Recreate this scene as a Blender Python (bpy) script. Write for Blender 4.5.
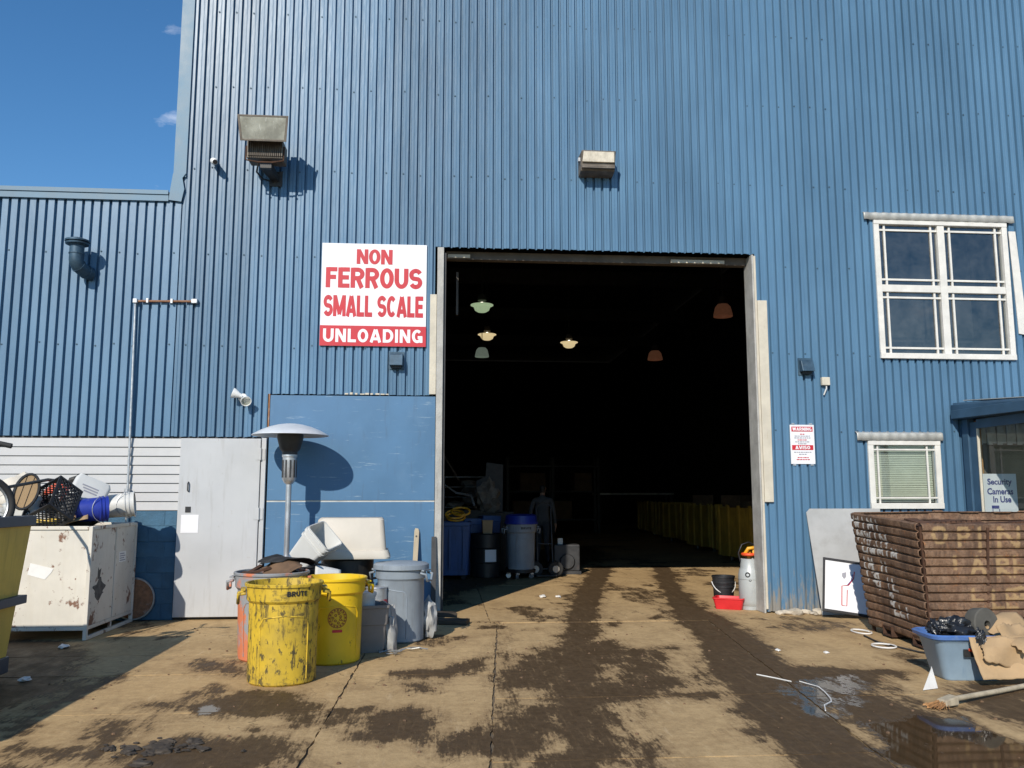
import bpy, bmesh, math, random
import numpy as np
from mathutils import Vector, Matrix, Euler, noise as mnoise

for o in list(bpy.data.objects):
    bpy.data.objects.remove(o)
scene = bpy.context.scene
COL = scene.collection
random.seed(7)
RAD = math.radians

# ------------------------------------------------------------------ camera
cam_data = bpy.data.cameras.new('camera')
cam_data.sensor_width = 36.0
cam_data.lens = 36.0 * 850.0 / 1024.0
cam_data.clip_start = 0.05
cam_data.clip_end = 3000.0
cam = bpy.data.objects.new('camera', cam_data)
COL.objects.link(cam)
cam.location = (0.0, 0.0, 1.52)
cam.rotation_euler = (RAD(90 + 7.4), 0.0, RAD(-4.7))
scene.camera = cam

# ------------------------------------------------------------------ light
SUN_TRAVEL = Vector((2.97, 6.86, -4.75)).normalized()
SUN_EL = math.asin(-SUN_TRAVEL.z)
SUN_AZ = math.atan2(-SUN_TRAVEL.x, -SUN_TRAVEL.y)
world = bpy.data.worlds.new('World')
scene.world = world
world.use_nodes = True
wn, wl = world.node_tree.nodes, world.node_tree.links
wn.clear()
w_out = wn.new('ShaderNodeOutputWorld')
w_bg = wn.new('ShaderNodeBackground')
w_sky = wn.new('ShaderNodeTexSky')
w_sky.sky_type = 'NISHITA'
w_sky.sun_disc = False
w_sky.sun_elevation = SUN_EL
w_sky.sun_rotation = SUN_AZ
w_sky.altitude = 20.0
w_sky.air_density = 1.0
w_sky.dust_density = 0.0
w_sky.ozone_density = 3.0
w_bg.inputs['Strength'].default_value = 0.14
# a few thin wisps of cloud spread over the whole sky
w_tc = wn.new('ShaderNodeTexCoord')
w_map = wn.new('ShaderNodeMapping')
w_map.inputs['Scale'].default_value = (1.0, 1.0, 2.2)
w_map.inputs['Location'].default_value = (0.37, 0.1, 0.0)
w_noi = wn.new('ShaderNodeTexNoise')
w_noi.inputs['Scale'].default_value = 12.0
w_noi.inputs['Detail'].default_value = 7.0
w_noi.inputs['Roughness'].default_value = 0.55
w_rmp = wn.new('ShaderNodeMapRange')
w_rmp.inputs['From Min'].default_value = 0.64
w_rmp.inputs['From Max'].default_value = 0.80
w_rmp.inputs['To Max'].default_value = 0.55
w_mix = wn.new('ShaderNodeMix')
w_mix.data_type = 'RGBA'
w_mix.inputs['B'].default_value = (8.5, 8.8, 9.5, 1)
wl.new(w_tc.outputs['Generated'], w_map.inputs['Vector'])
wl.new(w_map.outputs['Vector'], w_noi.inputs['Vector'])
wl.new(w_noi.outputs['Fac'], w_rmp.inputs['Value'])
wl.new(w_rmp.outputs['Result'], w_mix.inputs['Factor'])
w_hs = wn.new('ShaderNodeHueSaturation')
w_hs.inputs['Saturation'].default_value = 1.24
wl.new(w_sky.outputs['Color'], w_hs.inputs['Color'])
wl.new(w_hs.outputs['Color'], w_mix.inputs['A'])
wl.new(w_mix.outputs['Result'], w_bg.inputs['Color'])
wl.new(w_bg.outputs['Background'], w_out.inputs['Surface'])

sun_data = bpy.data.lights.new('sun', 'SUN')
sun_data.energy = 4.6
sun_data.angle = RAD(0.53)
sun_data.color = (1.0, 0.93, 0.82)
sun = bpy.data.objects.new('sun', sun_data)
COL.objects.link(sun)
sun.location = (-20, -40, 30)
sun.rotation_euler = SUN_TRAVEL.to_track_quat('-Z', 'Y').to_euler()

vs = scene.view_settings
vs.view_transform = 'Standard'
vs.look = 'None'
vs.gamma = 1.0
vs.exposure = 0.0
vs.use_curve_mapping = False

# ------------------------------------------------------------------ mesh helpers
class MB:
    """collects shapes that become ONE mesh object"""
    def __init__(self):
        self.v, self.f, self.m = [], [], []

    def add(self, vs_, fs_, mat=0, xf=None):
        b = len(self.v)
        for p in vs_:
            p = Vector(p)
            if xf is not None:
                p = xf @ p
            self.v.append(tuple(p))
        for f in fs_:
            self.f.append(tuple(i + b for i in f))
            self.m.append(mat)
        return self

    def box(self, x0, x1, y0, y1, z0, z1, mat=0, xf=None):
        vv = [(x0, y0, z0), (x1, y0, z0), (x1, y1, z0), (x0, y1, z0),
              (x0, y0, z1), (x1, y0, z1), (x1, y1, z1), (x0, y1, z1)]
        ff = [(0, 3, 2, 1), (4, 5, 6, 7), (0, 1, 5, 4), (1, 2, 6, 5), (2, 3, 7, 6), (3, 0, 4, 7)]
        return self.add(vv, ff, mat, xf)

    def hexa(self, bottom, top, mat=0, xf=None):
        vv = list(bottom) + list(top)
        n = len(bottom)
        ff = [tuple(reversed(range(n))), tuple(range(n, 2 * n))]
        for i in range(n):
            j = (i + 1) % n
            ff.append((i, j, n + j, n + i))
        return self.add(vv, ff, mat, xf)

    def tube(self, path, r, n=8, closed=False, mat=0, xf=None):
        path = [Vector(p) for p in path]
        k = len(path)
        rr = r if isinstance(r, (list, tuple)) else [r] * k
        vv, ff = [], []
        prev = None
        for i, p in enumerate(path):
            if closed:
                t = path[(i + 1) % k] - path[i - 1]
            else:
                t = path[min(i + 1, k - 1)] - path[max(i - 1, 0)]
            t.normalize()
            if prev is None:
                a = Vector((0, 0, 1)) if abs(t.z) < 0.9 else Vector((1, 0, 0))
                u = t.cross(a).normalized()
            else:
                u = (prev - t * prev.dot(t)).normalized()
            prev = u
            w = t.cross(u)
            for j in range(n):
                an = 2 * math.pi * j / n
                vv.append(p + (u * math.cos(an) + w * math.sin(an)) * rr[i])
        for i in range(k if closed else k - 1):
            i2 = (i + 1) % k
            for j in range(n):
                j2 = (j + 1) % n
                ff.append((i * n + j, i * n + j2, i2 * n + j2, i2 * n + j))
        if not closed:
            ff.append(tuple(reversed(range(n))))
            ff.append(tuple(range((k - 1) * n, k * n)))
        return self.add(vv, ff, mat, xf)

    def lathe(self, prof, n=32, mat=0, xf=None, squash=None):
        vv, ff, rows = [], [], []
        for (r, z) in prof:
            if r < 1e-6:
                rows.append([len(vv)])
                vv.append((0, 0, z))
            else:
                rows.append(list(range(len(vv), len(vv) + n)))
                for j in range(n):
                    a = 2 * math.pi * j / n
                    vv.append((r * math.cos(a), r * math.sin(a), z))
        for a, b in zip(rows[:-1], rows[1:]):
            for j in range(n):
                j2 = (j + 1) % n
                if len(a) == 1 and len(b) == 1:
                    continue
                if len(a) == 1:
                    ff.append((a[0], b[j2], b[j]))
                elif len(b) == 1:
                    ff.append((a[j], a[j2], b[0]))
                else:
                    ff.append((a[j], a[j2], b[j2], b[j]))
        return self.add(vv, ff, mat, xf)

    def prism(self, poly, y0, y1, mat=0, xf=None):
        """polygon in x,z pushed along y"""
        return self.hexa([(p[0], y0, p[1]) for p in poly], [(p[0], y1, p[1]) for p in poly], mat, xf)

    def build(self, name, mats, parent=None, smooth=None, bevel=0.0, solidify=0.0, loc=None, rot=None, segs=2):
        me = bpy.data.meshes.new(name)
        me.from_pydata(self.v, [], self.f)
        if not isinstance(mats, (list, tuple)):
            mats = [mats]
        for m in mats:
            me.materials.append(m)
        if len(mats) > 1:
            me.polygons.foreach_set('material_index', self.m)
        bm = bmesh.new(); bm.from_mesh(me)
        bmesh.ops.recalc_face_normals(bm, faces=bm.faces)
        bm.to_mesh(me); bm.free()
        if smooth is not None:
            me.polygons.foreach_set('use_smooth', [True] * len(me.polygons))
            me.set_sharp_from_angle(angle=RAD(smooth))
        me.update()
        o = bpy.data.objects.new(name, me)
        COL.objects.link(o)
        o.parent = parent
        if loc is not None:
            o.location = loc
        if rot is not None:
            o.rotation_euler = rot
        if solidify:
            md = o.modifiers.new('solid', 'SOLIDIFY'); md.thickness = solidify; md.offset = 0
        if bevel:
            md = o.modifiers.new('bevel', 'BEVEL'); md.width = bevel; md.segments = segs
            md.limit_method = 'ANGLE'; md.angle_limit = RAD(35)
        return o


def thing(name, label, cat, loc=(0, 0, 0), rz=0.0, group=None, rot=None):
    o = bpy.data.objects.new(name, None)
    o.empty_display_size = 0.1
    COL.objects.link(o)
    o.location = loc
    o.rotation_euler = rot if rot else (0, 0, rz)
    o['label'] = label
    o['category'] = cat
    if group:
        o['group'] = group
    return o


def tag(o, label, cat, group=None):
    o['label'] = label
    o['category'] = cat
    if group:
        o['group'] = group
    return o


def XF(loc=(0, 0, 0), rot=(0, 0, 0), sc=1.0):
    s = (sc, sc, sc) if not isinstance(sc, (tuple, list)) else sc
    return Matrix.Translation(loc) @ Euler(rot).to_matrix().to_4x4() @ Matrix.Diagonal((*s, 1))


def text_mesh(s, width=None, height=None, fat=0.0, align='CENTER', spacing=1.0):
    cu = bpy.data.curves.new('txt', 'FONT')
    cu.body = s
    cu.align_x = 'LEFT'
    cu.offset = fat
    cu.space_character = spacing
    cu.resolution_u = 4
    ob = bpy.data.objects.new('txt', cu)
    COL.objects.link(ob)
    dg = bpy.context.evaluated_depsgraph_get()
    dg.update()
    me = bpy.data.meshes.new_from_object(ob.evaluated_get(dg))
    vs_ = [v.co.copy() for v in me.vertices]
    fs_ = [tuple(p.vertices) for p in me.polygons]
    bpy.data.objects.remove(ob)
    bpy.data.curves.remove(cu)
    bpy.data.meshes.remove(me)
    x0 = min(v.x for v in vs_); x1 = max(v.x for v in vs_)
    y0 = min(v.y for v in vs_); y1 = max(v.y for v in vs_)
    sy = (height / (y1 - y0)) if height else None
    sx = (width / (x1 - x0)) if width else sy
    if sy is None:
        sy = sx
    cx, cy = (x0 + x1) / 2, (y0 + y1) / 2
    return [((v.x - cx) * sx, (v.y - cy) * sy) for v in vs_], fs_


def text_on_wall(mb, s, cx, cz, y, width, height, fat=0.0, mat=0, spacing=1.0):
    """flat letters standing upright, facing -y"""
    vs_, fs_ = text_mesh(s, width, height, fat, spacing=spacing)
    mb.add([(cx + a, y, cz + b) for a, b in vs_], fs_, mat)


def ell(cx, cz, rx, rz, a0, a1, n=14):
    return [(cx + rx * math.cos(RAD(a0 + (a1 - a0) * i / n)), cz + rz * math.sin(RAD(a0 + (a1 - a0) * i / n))) for i in range(n + 1)]

# heavy poster capitals drawn as broad pen strokes: letter -> (width, strokes in a unit box)
PEN = {
    'N': (1.0, [[(.15, 0), (.15, 1)], [(.85, 0), (.85, 1)], [(.20, .93), (.80, .07)]]),
    'O': (1.0, [ell(.5, .5, .35, .40, 0, 360, 28)]),
    'F': (.82, [[(.15, 0), (.15, 1)], [(.15, .90), (.82, .90)], [(.15, .52), (.74, .52)]]),
    'E': (.84, [[(.15, 0), (.15, 1)], [(.15, .90), (.84, .90)], [(.15, .51), (.78, .51)], [(.15, .10), (.84, .10)]]),
    'R': (1.0, [[(.15, 0), (.15, 1)], [(.15, .90), (.5, .90)] + ell(.5, .69, .34, .21, 90, -90) + [(.15, .48)], [(.50, .48), (.82, .0)]]),
    'U': (1.0, [[(.15, 1), (.15, .42)] + ell(.5, .42, .35, .32, 180, 360) + [(.85, 1)]]),
    'S': (.95, [ell(.48, .69, .33, .21, 20, 90, 6) + ell(.48, .69, .33, .21, 90, 235, 10) + [(.48, .50)] + ell(.48, .31, .33, .21, 55, -90, 10) + ell(.48, .31, .33, .21, -90, -160, 6)]),
    'M': (1.3, [[(.15, 0), (.15, 1)], [(1.15, 0), (1.15, 1)], [(.20, .95), (.65, .10)], [(1.10, .95), (.65, .10)]]),
    'A': (1.06, [[(.13, 0), (.50, .97)], [(.93, 0), (.56, .97)], [(.28, .27), (.78, .27)]]),
    'L': (.78, [[(.15, 0), (.15, 1)], [(.15, .10), (.78, .10)]]),
    'C': (.98, [ell(.5, .5, .35, .40, 42, 318, 24)]),
    'D': (1.0, [[(.15, 0), (.15, 1)], [(.15, .90), (.45, .90)] + ell(.45, .5, .40, .40, 90, -90, 18) + [(.15, .10)]]),
    'I': (.30, [[(.15, 0), (.15, 1)]]),
    'G': (1.02, [ell(.5, .5, .35, .40, 45, 330, 24), [(.55, .42), (.98, .42)], [(.86, .02), (.86, .44)]]),
    'B': (.98, [[(.15, 0), (.15, 1)], [(.15, .90), (.48, .90)] + ell(.48, .71, .30, .19, 90, -90) + [(.15, .52)], [(.15, .51), (.5, .51)] + ell(.5, .305, .34, .205, 90, -90) + [(.15, .10)]]),
    'T': (.9, [[(.45, 0), (.45, 1)], [(0, .90), (.9, .90)]]),
    'W': (1.4, [[(.12, 1), (.36, .04)], [(.36, .04), (.68, .96)], [(.70, .96), (1.02, .04)], [(1.02, .04), (1.28, 1)]]),
    'V': (1.06, [[(.13, 1), (.50, .03)], [(.93, 1), (.56, .03)]]),
    ' ': (.38, []),
}

def pen_text(s, width, height, t=.34, th=.215, gap=.09):
    """flat quads (x, z, layer) of a line of poster capitals centred on the origin"""
    x = 0; quads = []; layer = 0
    for ch in s:
        w, strokes = PEN[ch]
        for st in strokes:
            closed = math.dist(st[0], st[-1]) < 1e-4
            pts = st[:-1] if closed else st
            k = len(pts); L, Rr = [], []
            for i in range(k):
                a = pts[i - 1] if (closed or i > 0) else pts[i]
                b = pts[(i + 1) % k] if (closed or i < k - 1) else pts[i]
                dx, dz = b[0] - a[0], b[1] - a[1]; l = math.hypot(dx, dz) or 1
                nx, nz = -dz / l, dx / l
                L.append((x + pts[i][0] + nx * t / 2, pts[i][1] + nz * th / 2)); Rr.append((x + pts[i][0] - nx * t / 2, pts[i][1] - nz * th / 2))
            for i in range(k if closed else k - 1):
                j = (i + 1) % k
                quads.append(([L[i], L[j], Rr[j], Rr[i]], layer))
            layer = (layer + 1) % 6
        x += w + gap
    tot = x - gap
    return [([((p[0] / tot - .5) * width, (p[1] - .5) * height) for p in q], ly) for q, ly in quads]

def pen_on_wall(mb, s, cx, cz, y, width, height, **kw):
    for q, ly in pen_text(s, width, height, **kw):
        mb.add([(cx + a, y - ly * 0.0003, cz + b) for a, b in q], [(0, 1, 2, 3)])

def blob(mb, c, r, seed=0, amp=0.25, freq=2.5, sub=2, mat=0, flat=None, fine=0.0):
    bm = bmesh.new()
    bmesh.ops.create_icosphere(bm, subdivisions=sub, radius=1.0)
    vs_ = []
    for v in bm.verts:
        d = v.co.normalized()
        q = d * freq + Vector((seed * 7.3, seed * 1.7, seed * 3.1))
        k = 1 + amp * mnoise.noise(q) + amp * 0.6 * mnoise.noise(q * 2.3)
        if fine:
            k += amp * fine * (abs(mnoise.noise(q * 4.1)) * 1.6 - .4) + amp * fine * .5 * mnoise.noise(q * 9.0)
        vs_.append(Vector(c) + Vector((d.x * r[0], d.y * r[1], d.z * r[2])) * k)
    if flat is not None:
        for p in vs_:
            p.z = max(p.z, flat)
    fs_ = [tuple(v.index for v in f.verts) for f in bm.faces]
    bm.free()
    mb.add(vs_, fs_, mat)

# ------------------------------------------------------------------ material helpers
def new_mat(name):
    m = bpy.data.materials.new(name)
    m.use_nodes = True
    nt = m.node_tree
    nt.nodes.clear()
    out = nt.nodes.new('ShaderNodeOutputMaterial')
    b = nt.nodes.new('ShaderNodeBsdfPrincipled')
    nt.links.new(b.outputs['BSDF'], out.inputs['Surface'])
    return m, nt, b


def N(nt, t, **kw):
    n = nt.nodes.new(t)
    for k, v in kw.items():
        if hasattr(n, k):
            setattr(n, k, v)
        else:
            n.inputs[k].default_value = v
    return n


def noise_fac(nt, scale, detail=5, rough=0.6, stretch=(1, 1, 1), lo=0.35, hi=0.65, rnd=True, off=0.0):
    tc = N(nt, 'ShaderNodeTexCoord')
    mp = N(nt, 'ShaderNodeMapping')
    mp.inputs['Scale'].default_value = stretch
    mp.inputs['Location'].default_value = (off, off * 0.7, off * 1.3)
    nt.links.new(tc.outputs['Object'], mp.inputs['Vector'])
    vec = mp.outputs['Vector']
    if rnd:
        oi = N(nt, 'ShaderNodeObjectInfo')
        ml = N(nt, 'ShaderNodeMath', operation='MULTIPLY')
        ml.inputs[1].default_value = 37.0
        nt.links.new(oi.outputs['Random'], ml.inputs[0])
        ad = N(nt, 'ShaderNodeVectorMath', operation='ADD')
        nt.links.new(vec, ad.inputs[0])
        nt.links.new(ml.outputs[0], ad.inputs[1])
        vec = ad.outputs['Vector']
    no = N(nt, 'ShaderNodeTexNoise')
    no.inputs['Scale'].default_value = scale
    no.inputs['Detail'].default_value = detail
    no.inputs['Roughness'].default_value = rough
    nt.links.new(vec, no.inputs['Vector'])
    mr = N(nt, 'ShaderNodeMapRange')
    mr.inputs['From Min'].default_value = lo
    mr.inputs['From Max'].default_value = hi
    nt.links.new(no.outputs['Fac'], mr.inputs['Value'])
    return mr.outputs['Result'], no.outputs['Fac']


def mix(nt, fac, a, b, mode='MIX'):
    m = N(nt, 'ShaderNodeMix', data_type='RGBA', blend_type=mode)
    for key, val in (('Factor', fac), ('A', a), ('B', b)):
        if isinstance(val, bpy.types.NodeSocket):
            nt.links.new(val, m.inputs[key])
        elif key == 'Factor':
            m.inputs[key].default_value = val
        else:
            m.inputs[key].default_value = (*val[:3], 1)
    return m.outputs['Result']


def math_(nt, op, a, b=None, clamp=False):
    m = N(nt, 'ShaderNodeMath', operation=op)
    m.use_clamp = clamp
    for i, v in enumerate((a, b)):
        if v is None:
            continue
        if isinstance(v, bpy.types.NodeSocket):
            nt.links.new(v, m.inputs[i])
        else:
            m.inputs[i].default_value = v
    return m.outputs[0]


def pm(name, col, rough=0.6, metal=0.0, var=0.25, vscale=4.0, layers=(), bump=0.0, bscale=30.0, spec=0.5,
       stretch=(1, 1, 1), rough_var=0.15, transl=0.0):
    """procedural paint/plastic/metal: base colour with soft variation plus layers of dirt, rust or scuffs.
    layer = (colour, noise scale, lo, hi, stretch, opacity)"""
    m, nt, b = new_mat(name)
    f, raw = noise_fac(nt, vscale, 4, 0.6, stretch)
    dark = tuple(c * (1 - var) for c in col)
    lite = tuple(min(1, c * (1 + var * 0.55)) for c in col)
    c = mix(nt, f, dark, lite)
    r = N(nt, 'ShaderNodeMapRange')
    r.inputs['To Min'].default_value = max(0.02, rough - rough_var)
    r.inputs['To Max'].default_value = min(1, rough + rough_var)
    nt.links.new(raw, r.inputs['Value'])
    rr = r.outputs['Result']
    for i, (lc, ls, lo, hi, st, op) in enumerate(layers):
        lf, _ = noise_fac(nt, ls, 8, 0.65, st, lo, hi, off=3.7 * (i + 1))
        lf2 = math_(nt, 'MULTIPLY', lf, op)
        c = mix(nt, lf2, c, lc)
        rr = math_(nt, 'ADD', rr, math_(nt, 'MULTIPLY', lf2, 0.2), clamp=True)
    nt.links.new(c, b.inputs['Base Color'])
    nt.links.new(rr, b.inputs['Roughness'])
    b.inputs['Metallic'].default_value = metal
    b.inputs['Specular IOR Level'].default_value = spec
    if bump:
        _, bn = noise_fac(nt, bscale, 4, 0.6, stretch)
        bp = N(nt, 'ShaderNodeBump')
        bp.inputs['Strength'].default_value = bump
        bp.inputs['Distance'].default_value = 0.02
        nt.links.new(bn, bp.inputs['Height'])
        nt.links.new(bp.outputs['Normal'], b.inputs['Normal'])
    return m

ONE = (1, 1, 1)
VERT = (5, 5, 0.5)
HORI = (0.5, 5, 5)
RUST = (0.16, 0.055, 0.02)
DIRT = (0.12, 0.09, 0.06)
BLACK = (0.015, 0.014, 0.013)

# blue painted corrugated metal: chalky fading, streaks, grime and worn paint near the ground
def wall_mat():
    m, nt, b = new_mat('blue_corrugated_paint')
    f, raw = noise_fac(nt, 1.3, 5, 0.6, (1.4, 1.4, 0.35), 0.3, 0.7, rnd=False)
    c = mix(nt, f, (0.068, 0.150, 0.246), (0.102, 0.212, 0.334))
    oi = N(nt, 'ShaderNodeObjectInfo')
    sh = N(nt, 'ShaderNodeMapRange'); sh.inputs['To Min'].default_value = 0.87; sh.inputs['To Max'].default_value = 1.09
    nt.links.new(oi.outputs['Random'], sh.inputs['Value'])
    cm = N(nt, 'ShaderNodeCombineColor')
    for i in range(3):
        nt.links.new(sh.outputs['Result'], cm.inputs[i])
    c = mix(nt, 1.0, c, cm.outputs['Color'], 'MULTIPLY')
    f2, _ = noise_fac(nt, 3.0, 6, 0.7, (9, 9, 0.25), 0.55, 0.8, rnd=False, off=5)
    c = mix(nt, math_(nt, 'MULTIPLY', f2, 0.35), c, (0.04, 0.085, 0.135))
    f3, _ = noise_fac(nt, 2.2, 6, 0.7, (6, 6, 0.5), 0.66, 0.8, rnd=False, off=9)
    c = mix(nt, math_(nt, 'MULTIPLY', f3, 0.55), c, (0.17, 0.26, 0.34))
    # worn and splashed strip at the foot of the wall
    tc = N(nt, 'ShaderNodeTexCoord')
    sx = N(nt, 'ShaderNodeSeparateXYZ')
    nt.links.new(tc.outputs['Object'], sx.inputs[0])
    lowz = N(nt, 'ShaderNodeMapRange')
    lowz.inputs['From Min'].default_value = 0.95
    lowz.inputs['From Max'].default_value = 0.0
    nt.links.new(sx.outputs['Z'], lowz.inputs['Value'])
    f4, raw4 = noise_fac(nt, 4.0, 8, 0.7, (3.5, 3.5, 0.7), 0.3, 0.75, rnd=False, off=2)
    fd = math_(nt, 'MULTIPLY', math_(nt, 'SUBTRACT', math_(nt, 'ADD', raw4, math_(nt, 'MULTIPLY', lowz.outputs['Result'], 0.36)), 0.72), 7.0, clamp=True)
    c = mix(nt, math_(nt, 'MULTIPLY', fd, 0.75), c, (0.30, 0.25, 0.18))
    nt.links.new(c, b.inputs['Base Color'])
    b.inputs['Roughness'].default_value = 0.40
    b.inputs['Specular IOR Level'].default_value = 0.55
    bp = N(nt, 'ShaderNodeBump'); bp.inputs['Strength'].default_value = 0.4; bp.inputs['Distance'].default_value = 0.03
    nt.links.new(raw, bp.inputs['Height'])
    nt.links.new(bp.outputs['Normal'], b.inputs['Normal'])
    return m

M = {}
M['wall'] = wall_mat()
M['trim_blue'] = pm('blue_flashing_paint', (0.10, 0.20, 0.29), 0.5, 0, 0.18, 3, [((0.22, 0.34, 0.42), 6, 0.6, 0.8, ONE, 0.5)])
M['panel_blue'] = pm('blue_flat_panel_paint', (0.066, 0.165, 0.295), 0.5, 0, 0.12, 1.2,
                     [((0.12, 0.23, 0.36), 2.5, 0.55, 0.85, (1, 1, 0.6), 0.5), ((0.3, 0.4, 0.48), 7, 0.61, 0.70, HORI, 0.6), ((0.05, 0.08, 0.12), 3.5, 0.58, 0.75, VERT, 0.4)])
M['block_blue'] = pm('blue_painted_block', (0.05, 0.13, 0.21), 0.75, 0, 0.2, 5, [((0.1, 0.18, 0.24), 9, 0.55, 0.8, ONE, 0.6)], 0.5, 60)
M['booth_blue'] = pm('booth_blue_paint', (0.038, 0.088, 0.150), 0.5, 0, 0.2, 3, [((0.12, 0.2, 0.28), 6, 0.62, 0.8, ONE, 0.5)])
M['white_siding'] = pm('white_siding_paint', (0.455, 0.455, 0.455), 0.6, 0, 0.08, 3, [((0.42, 0.42, 0.42), 5, 0.55, 0.85, HORI, 0.5)])
M['white_door'] = pm('pale_grey_door_paint', (0.465, 0.475, 0.485), 0.5, 0, 0.07, 1.5,
                     [((0.38, 0.39, 0.40), 2.5, 0.55, 0.85, (1, 1, 0.4), 0.45), ((0.3, 0.27, 0.22), 9, 0.66, 0.76, ONE, 0.5), ((0.27, 0.25, 0.22), 3, 0.55, 0.78, VERT, 0.4), (RUST, 12, 0.69, 0.73, VERT, 0.7)])
M['cream_board'] = pm('cream_weathered_board', (0.58, 0.53, 0.43), 0.7, 0, 0.12, 4, [((0.33, 0.24, 0.13), 7, 0.62, 0.75, VERT, 0.6)], 0.2, 50)
M['grey_jamb'] = pm('weathered_grey_jamb', (0.42, 0.41, 0.38), 0.7, 0, 0.2, 4, [((0.2, 0.18, 0.15), 7, 0.55, 0.75, VERT, 0.7), (RUST, 10, 0.68, 0.78, VERT, 0.6)], 0.3, 40)
M['dark_steel'] = pm('dark_steel', (0.05, 0.05, 0.052), 0.55, 0.3, 0.3, 8, [(RUST, 8, 0.6, 0.8, ONE, 0.4)])
M['header'] = pm('weathered_header_wood', (0.12, 0.10, 0.08), 0.8, 0, 0.3, 4, [((0.1, 0.08, 0.06), 5, 0.5, 0.75, HORI, 0.7)])
M['win_frame'] = pm('old_white_window_paint', (0.70, 0.68, 0.63), 0.6, 0, 0.1, 5, [((0.42, 0.37, 0.3), 12, 0.6, 0.8, ONE, 0.6)], 0.15, 60)
M['cap_metal'] = pm('pale_grey_corrugated_cap', (0.50, 0.50, 0.47), 0.5, 0.2, 0.2, 6, [((0.3, 0.27, 0.22), 9, 0.6, 0.8, ONE, 0.5)])
M['galv'] = pm('galvanised_steel', (0.52, 0.53, 0.54), 0.42, 0.7, 0.2, 14, [((0.25, 0.23, 0.2), 6, 0.6, 0.85, ONE, 0.5)])
M['rusty_pipe'] = pm('rusty_pipe', (0.30, 0.15, 0.08), 0.8, 0.2, 0.3, 20, [((0.42, 0.4, 0.37), 9, 0.55, 0.7, ONE, 0.7)])
M['white_paint'] = pm('white_enamel', (0.78, 0.78, 0.76), 0.45, 0, 0.05, 4)
M['sign_white'] = pm('sign_white', (0.76, 0.76, 0.78), 0.5, 0, 0.03, 2)
M['sign_red'] = pm('sign_red_print', (0.52, 0.018, 0.032), 0.5, 0, 0.06, 3)
M['sign_grey'] = pm('sign_grey_print', (0.30, 0.30, 0.34), 0.5, 0, 0.06, 3)
M['sign_navy'] = pm('sign_navy_print', (0.04, 0.05, 0.22), 0.5, 0, 0.06, 3)
M['dark_in'] = pm('gloom_dark_interior', (0.020, 0.019, 0.018), 0.9, 0, 0.3, 1)  # indoor gloom painted into the colour of the inner walls and roof
M['bronze'] = pm('weathered_bronze_housing', (0.15, 0.125, 0.10), 0.6, 0.2, 0.3, 8, [((0.4, 0.37, 0.32), 6, 0.5, 0.8, ONE, 0.6)])
M['rust_dark'] = pm('rust_dark', (0.085, 0.04, 0.022), 0.85, 0.1, 0.4, 10)
M['black_pl'] = pm('black_plastic', (0.018, 0.018, 0.02), 0.5, 0, 0.3, 8, [((0.08, 0.075, 0.07), 8, 0.55, 0.85, ONE, 0.6)])
M['rubber'] = pm('black_rubber', (0.022, 0.022, 0.022), 0.75, 0, 0.3, 10, [((0.1, 0.09, 0.08), 9, 0.55, 0.8, ONE, 0.4)])
M['screw'] = pm('screw_heads', (0.045, 0.09, 0.13), 0.6, 0.2, 0.2, 5)
M['cable'] = pm('pale_cable', (0.6, 0.6, 0.58), 0.6, 0, 0.2, 5)


def glass_mat(name, tint=(0.8, 0.85, 0.85), dirt=0.06, base=0.10):
    m = bpy.data.materials.new(name)
    m.use_nodes = True
    nt = m.node_tree
    nt.nodes.clear()
    out = N(nt, 'ShaderNodeOutputMaterial')
    tr = N(nt, 'ShaderNodeBsdfTransparent'); tr.inputs['Color'].default_value = (*tint, 1)
    gl = N(nt, 'ShaderNodeBsdfGlossy'); gl.inputs['Roughness'].default_value = 0.02
    di = N(nt, 'ShaderNodeBsdfDiffuse'); di.inputs['Color'].default_value = (0.35, 0.35, 0.33, 1)
    lw = N(nt, 'ShaderNodeLayerWeight'); lw.inputs['Blend'].default_value = 0.5
    sch = math_(nt, 'ADD', base, math_(nt, 'MULTIPLY', math_(nt, 'POWER', lw.outputs['Facing'], 5.0), 0.8))
    f, raw = noise_fac(nt, 5, 6, 0.7, ONE, 0.3, 0.8)
    a = N(nt, 'ShaderNodeMixShader'); b = N(nt, 'ShaderNodeMixShader')
    nt.links.new(math_(nt, 'MULTIPLY', f, dirt), a.inputs[0])
    nt.links.new(tr.outputs[0], a.inputs[1]); nt.links.new(di.outputs[0], a.inputs[2])
    nt.links.new(sch, b.inputs[0])
    nt.links.new(a.outputs[0], b.inputs[1]); nt.links.new(gl.outputs[0], b.inputs[2])
    nt.links.new(b.outputs[0], out.inputs['Surface'])
    return m

M['glass'] = glass_mat('window_glass', dirt=0.16, base=0.15)
M['glass_clean'] = glass_mat('booth_glass', dirt=0.05, base=0.04)
M['lens'] = glass_mat('lamp_lens_glass', (0.9, 0.9, 0.85), 0.25)
# ------------------------------------------------------------------ ground
def vnoise(x, y, seed=0):
    xi = np.floor(x).astype(np.int64); yi = np.floor(y).astype(np.int64)
    fx = x - xi; fy = y - yi
    fx = fx * fx * (3 - 2 * fx); fy = fy * fy * (3 - 2 * fy)
    def h(a, b):
        n = (a * 374761393 + b * 668265263 + seed * 974634777) & 0x7fffffff
        n = ((n ^ (n >> 13)) * 1274126177) & 0x7fffffff
        return ((n ^ (n >> 16)) & 0xffff) / 65535.0
    return (h(xi, yi) * (1 - fx) + h(xi + 1, yi) * fx) * (1 - fy) + (h(xi, yi + 1) * (1 - fx) + h(xi + 1, yi + 1) * fx) * fy


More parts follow.
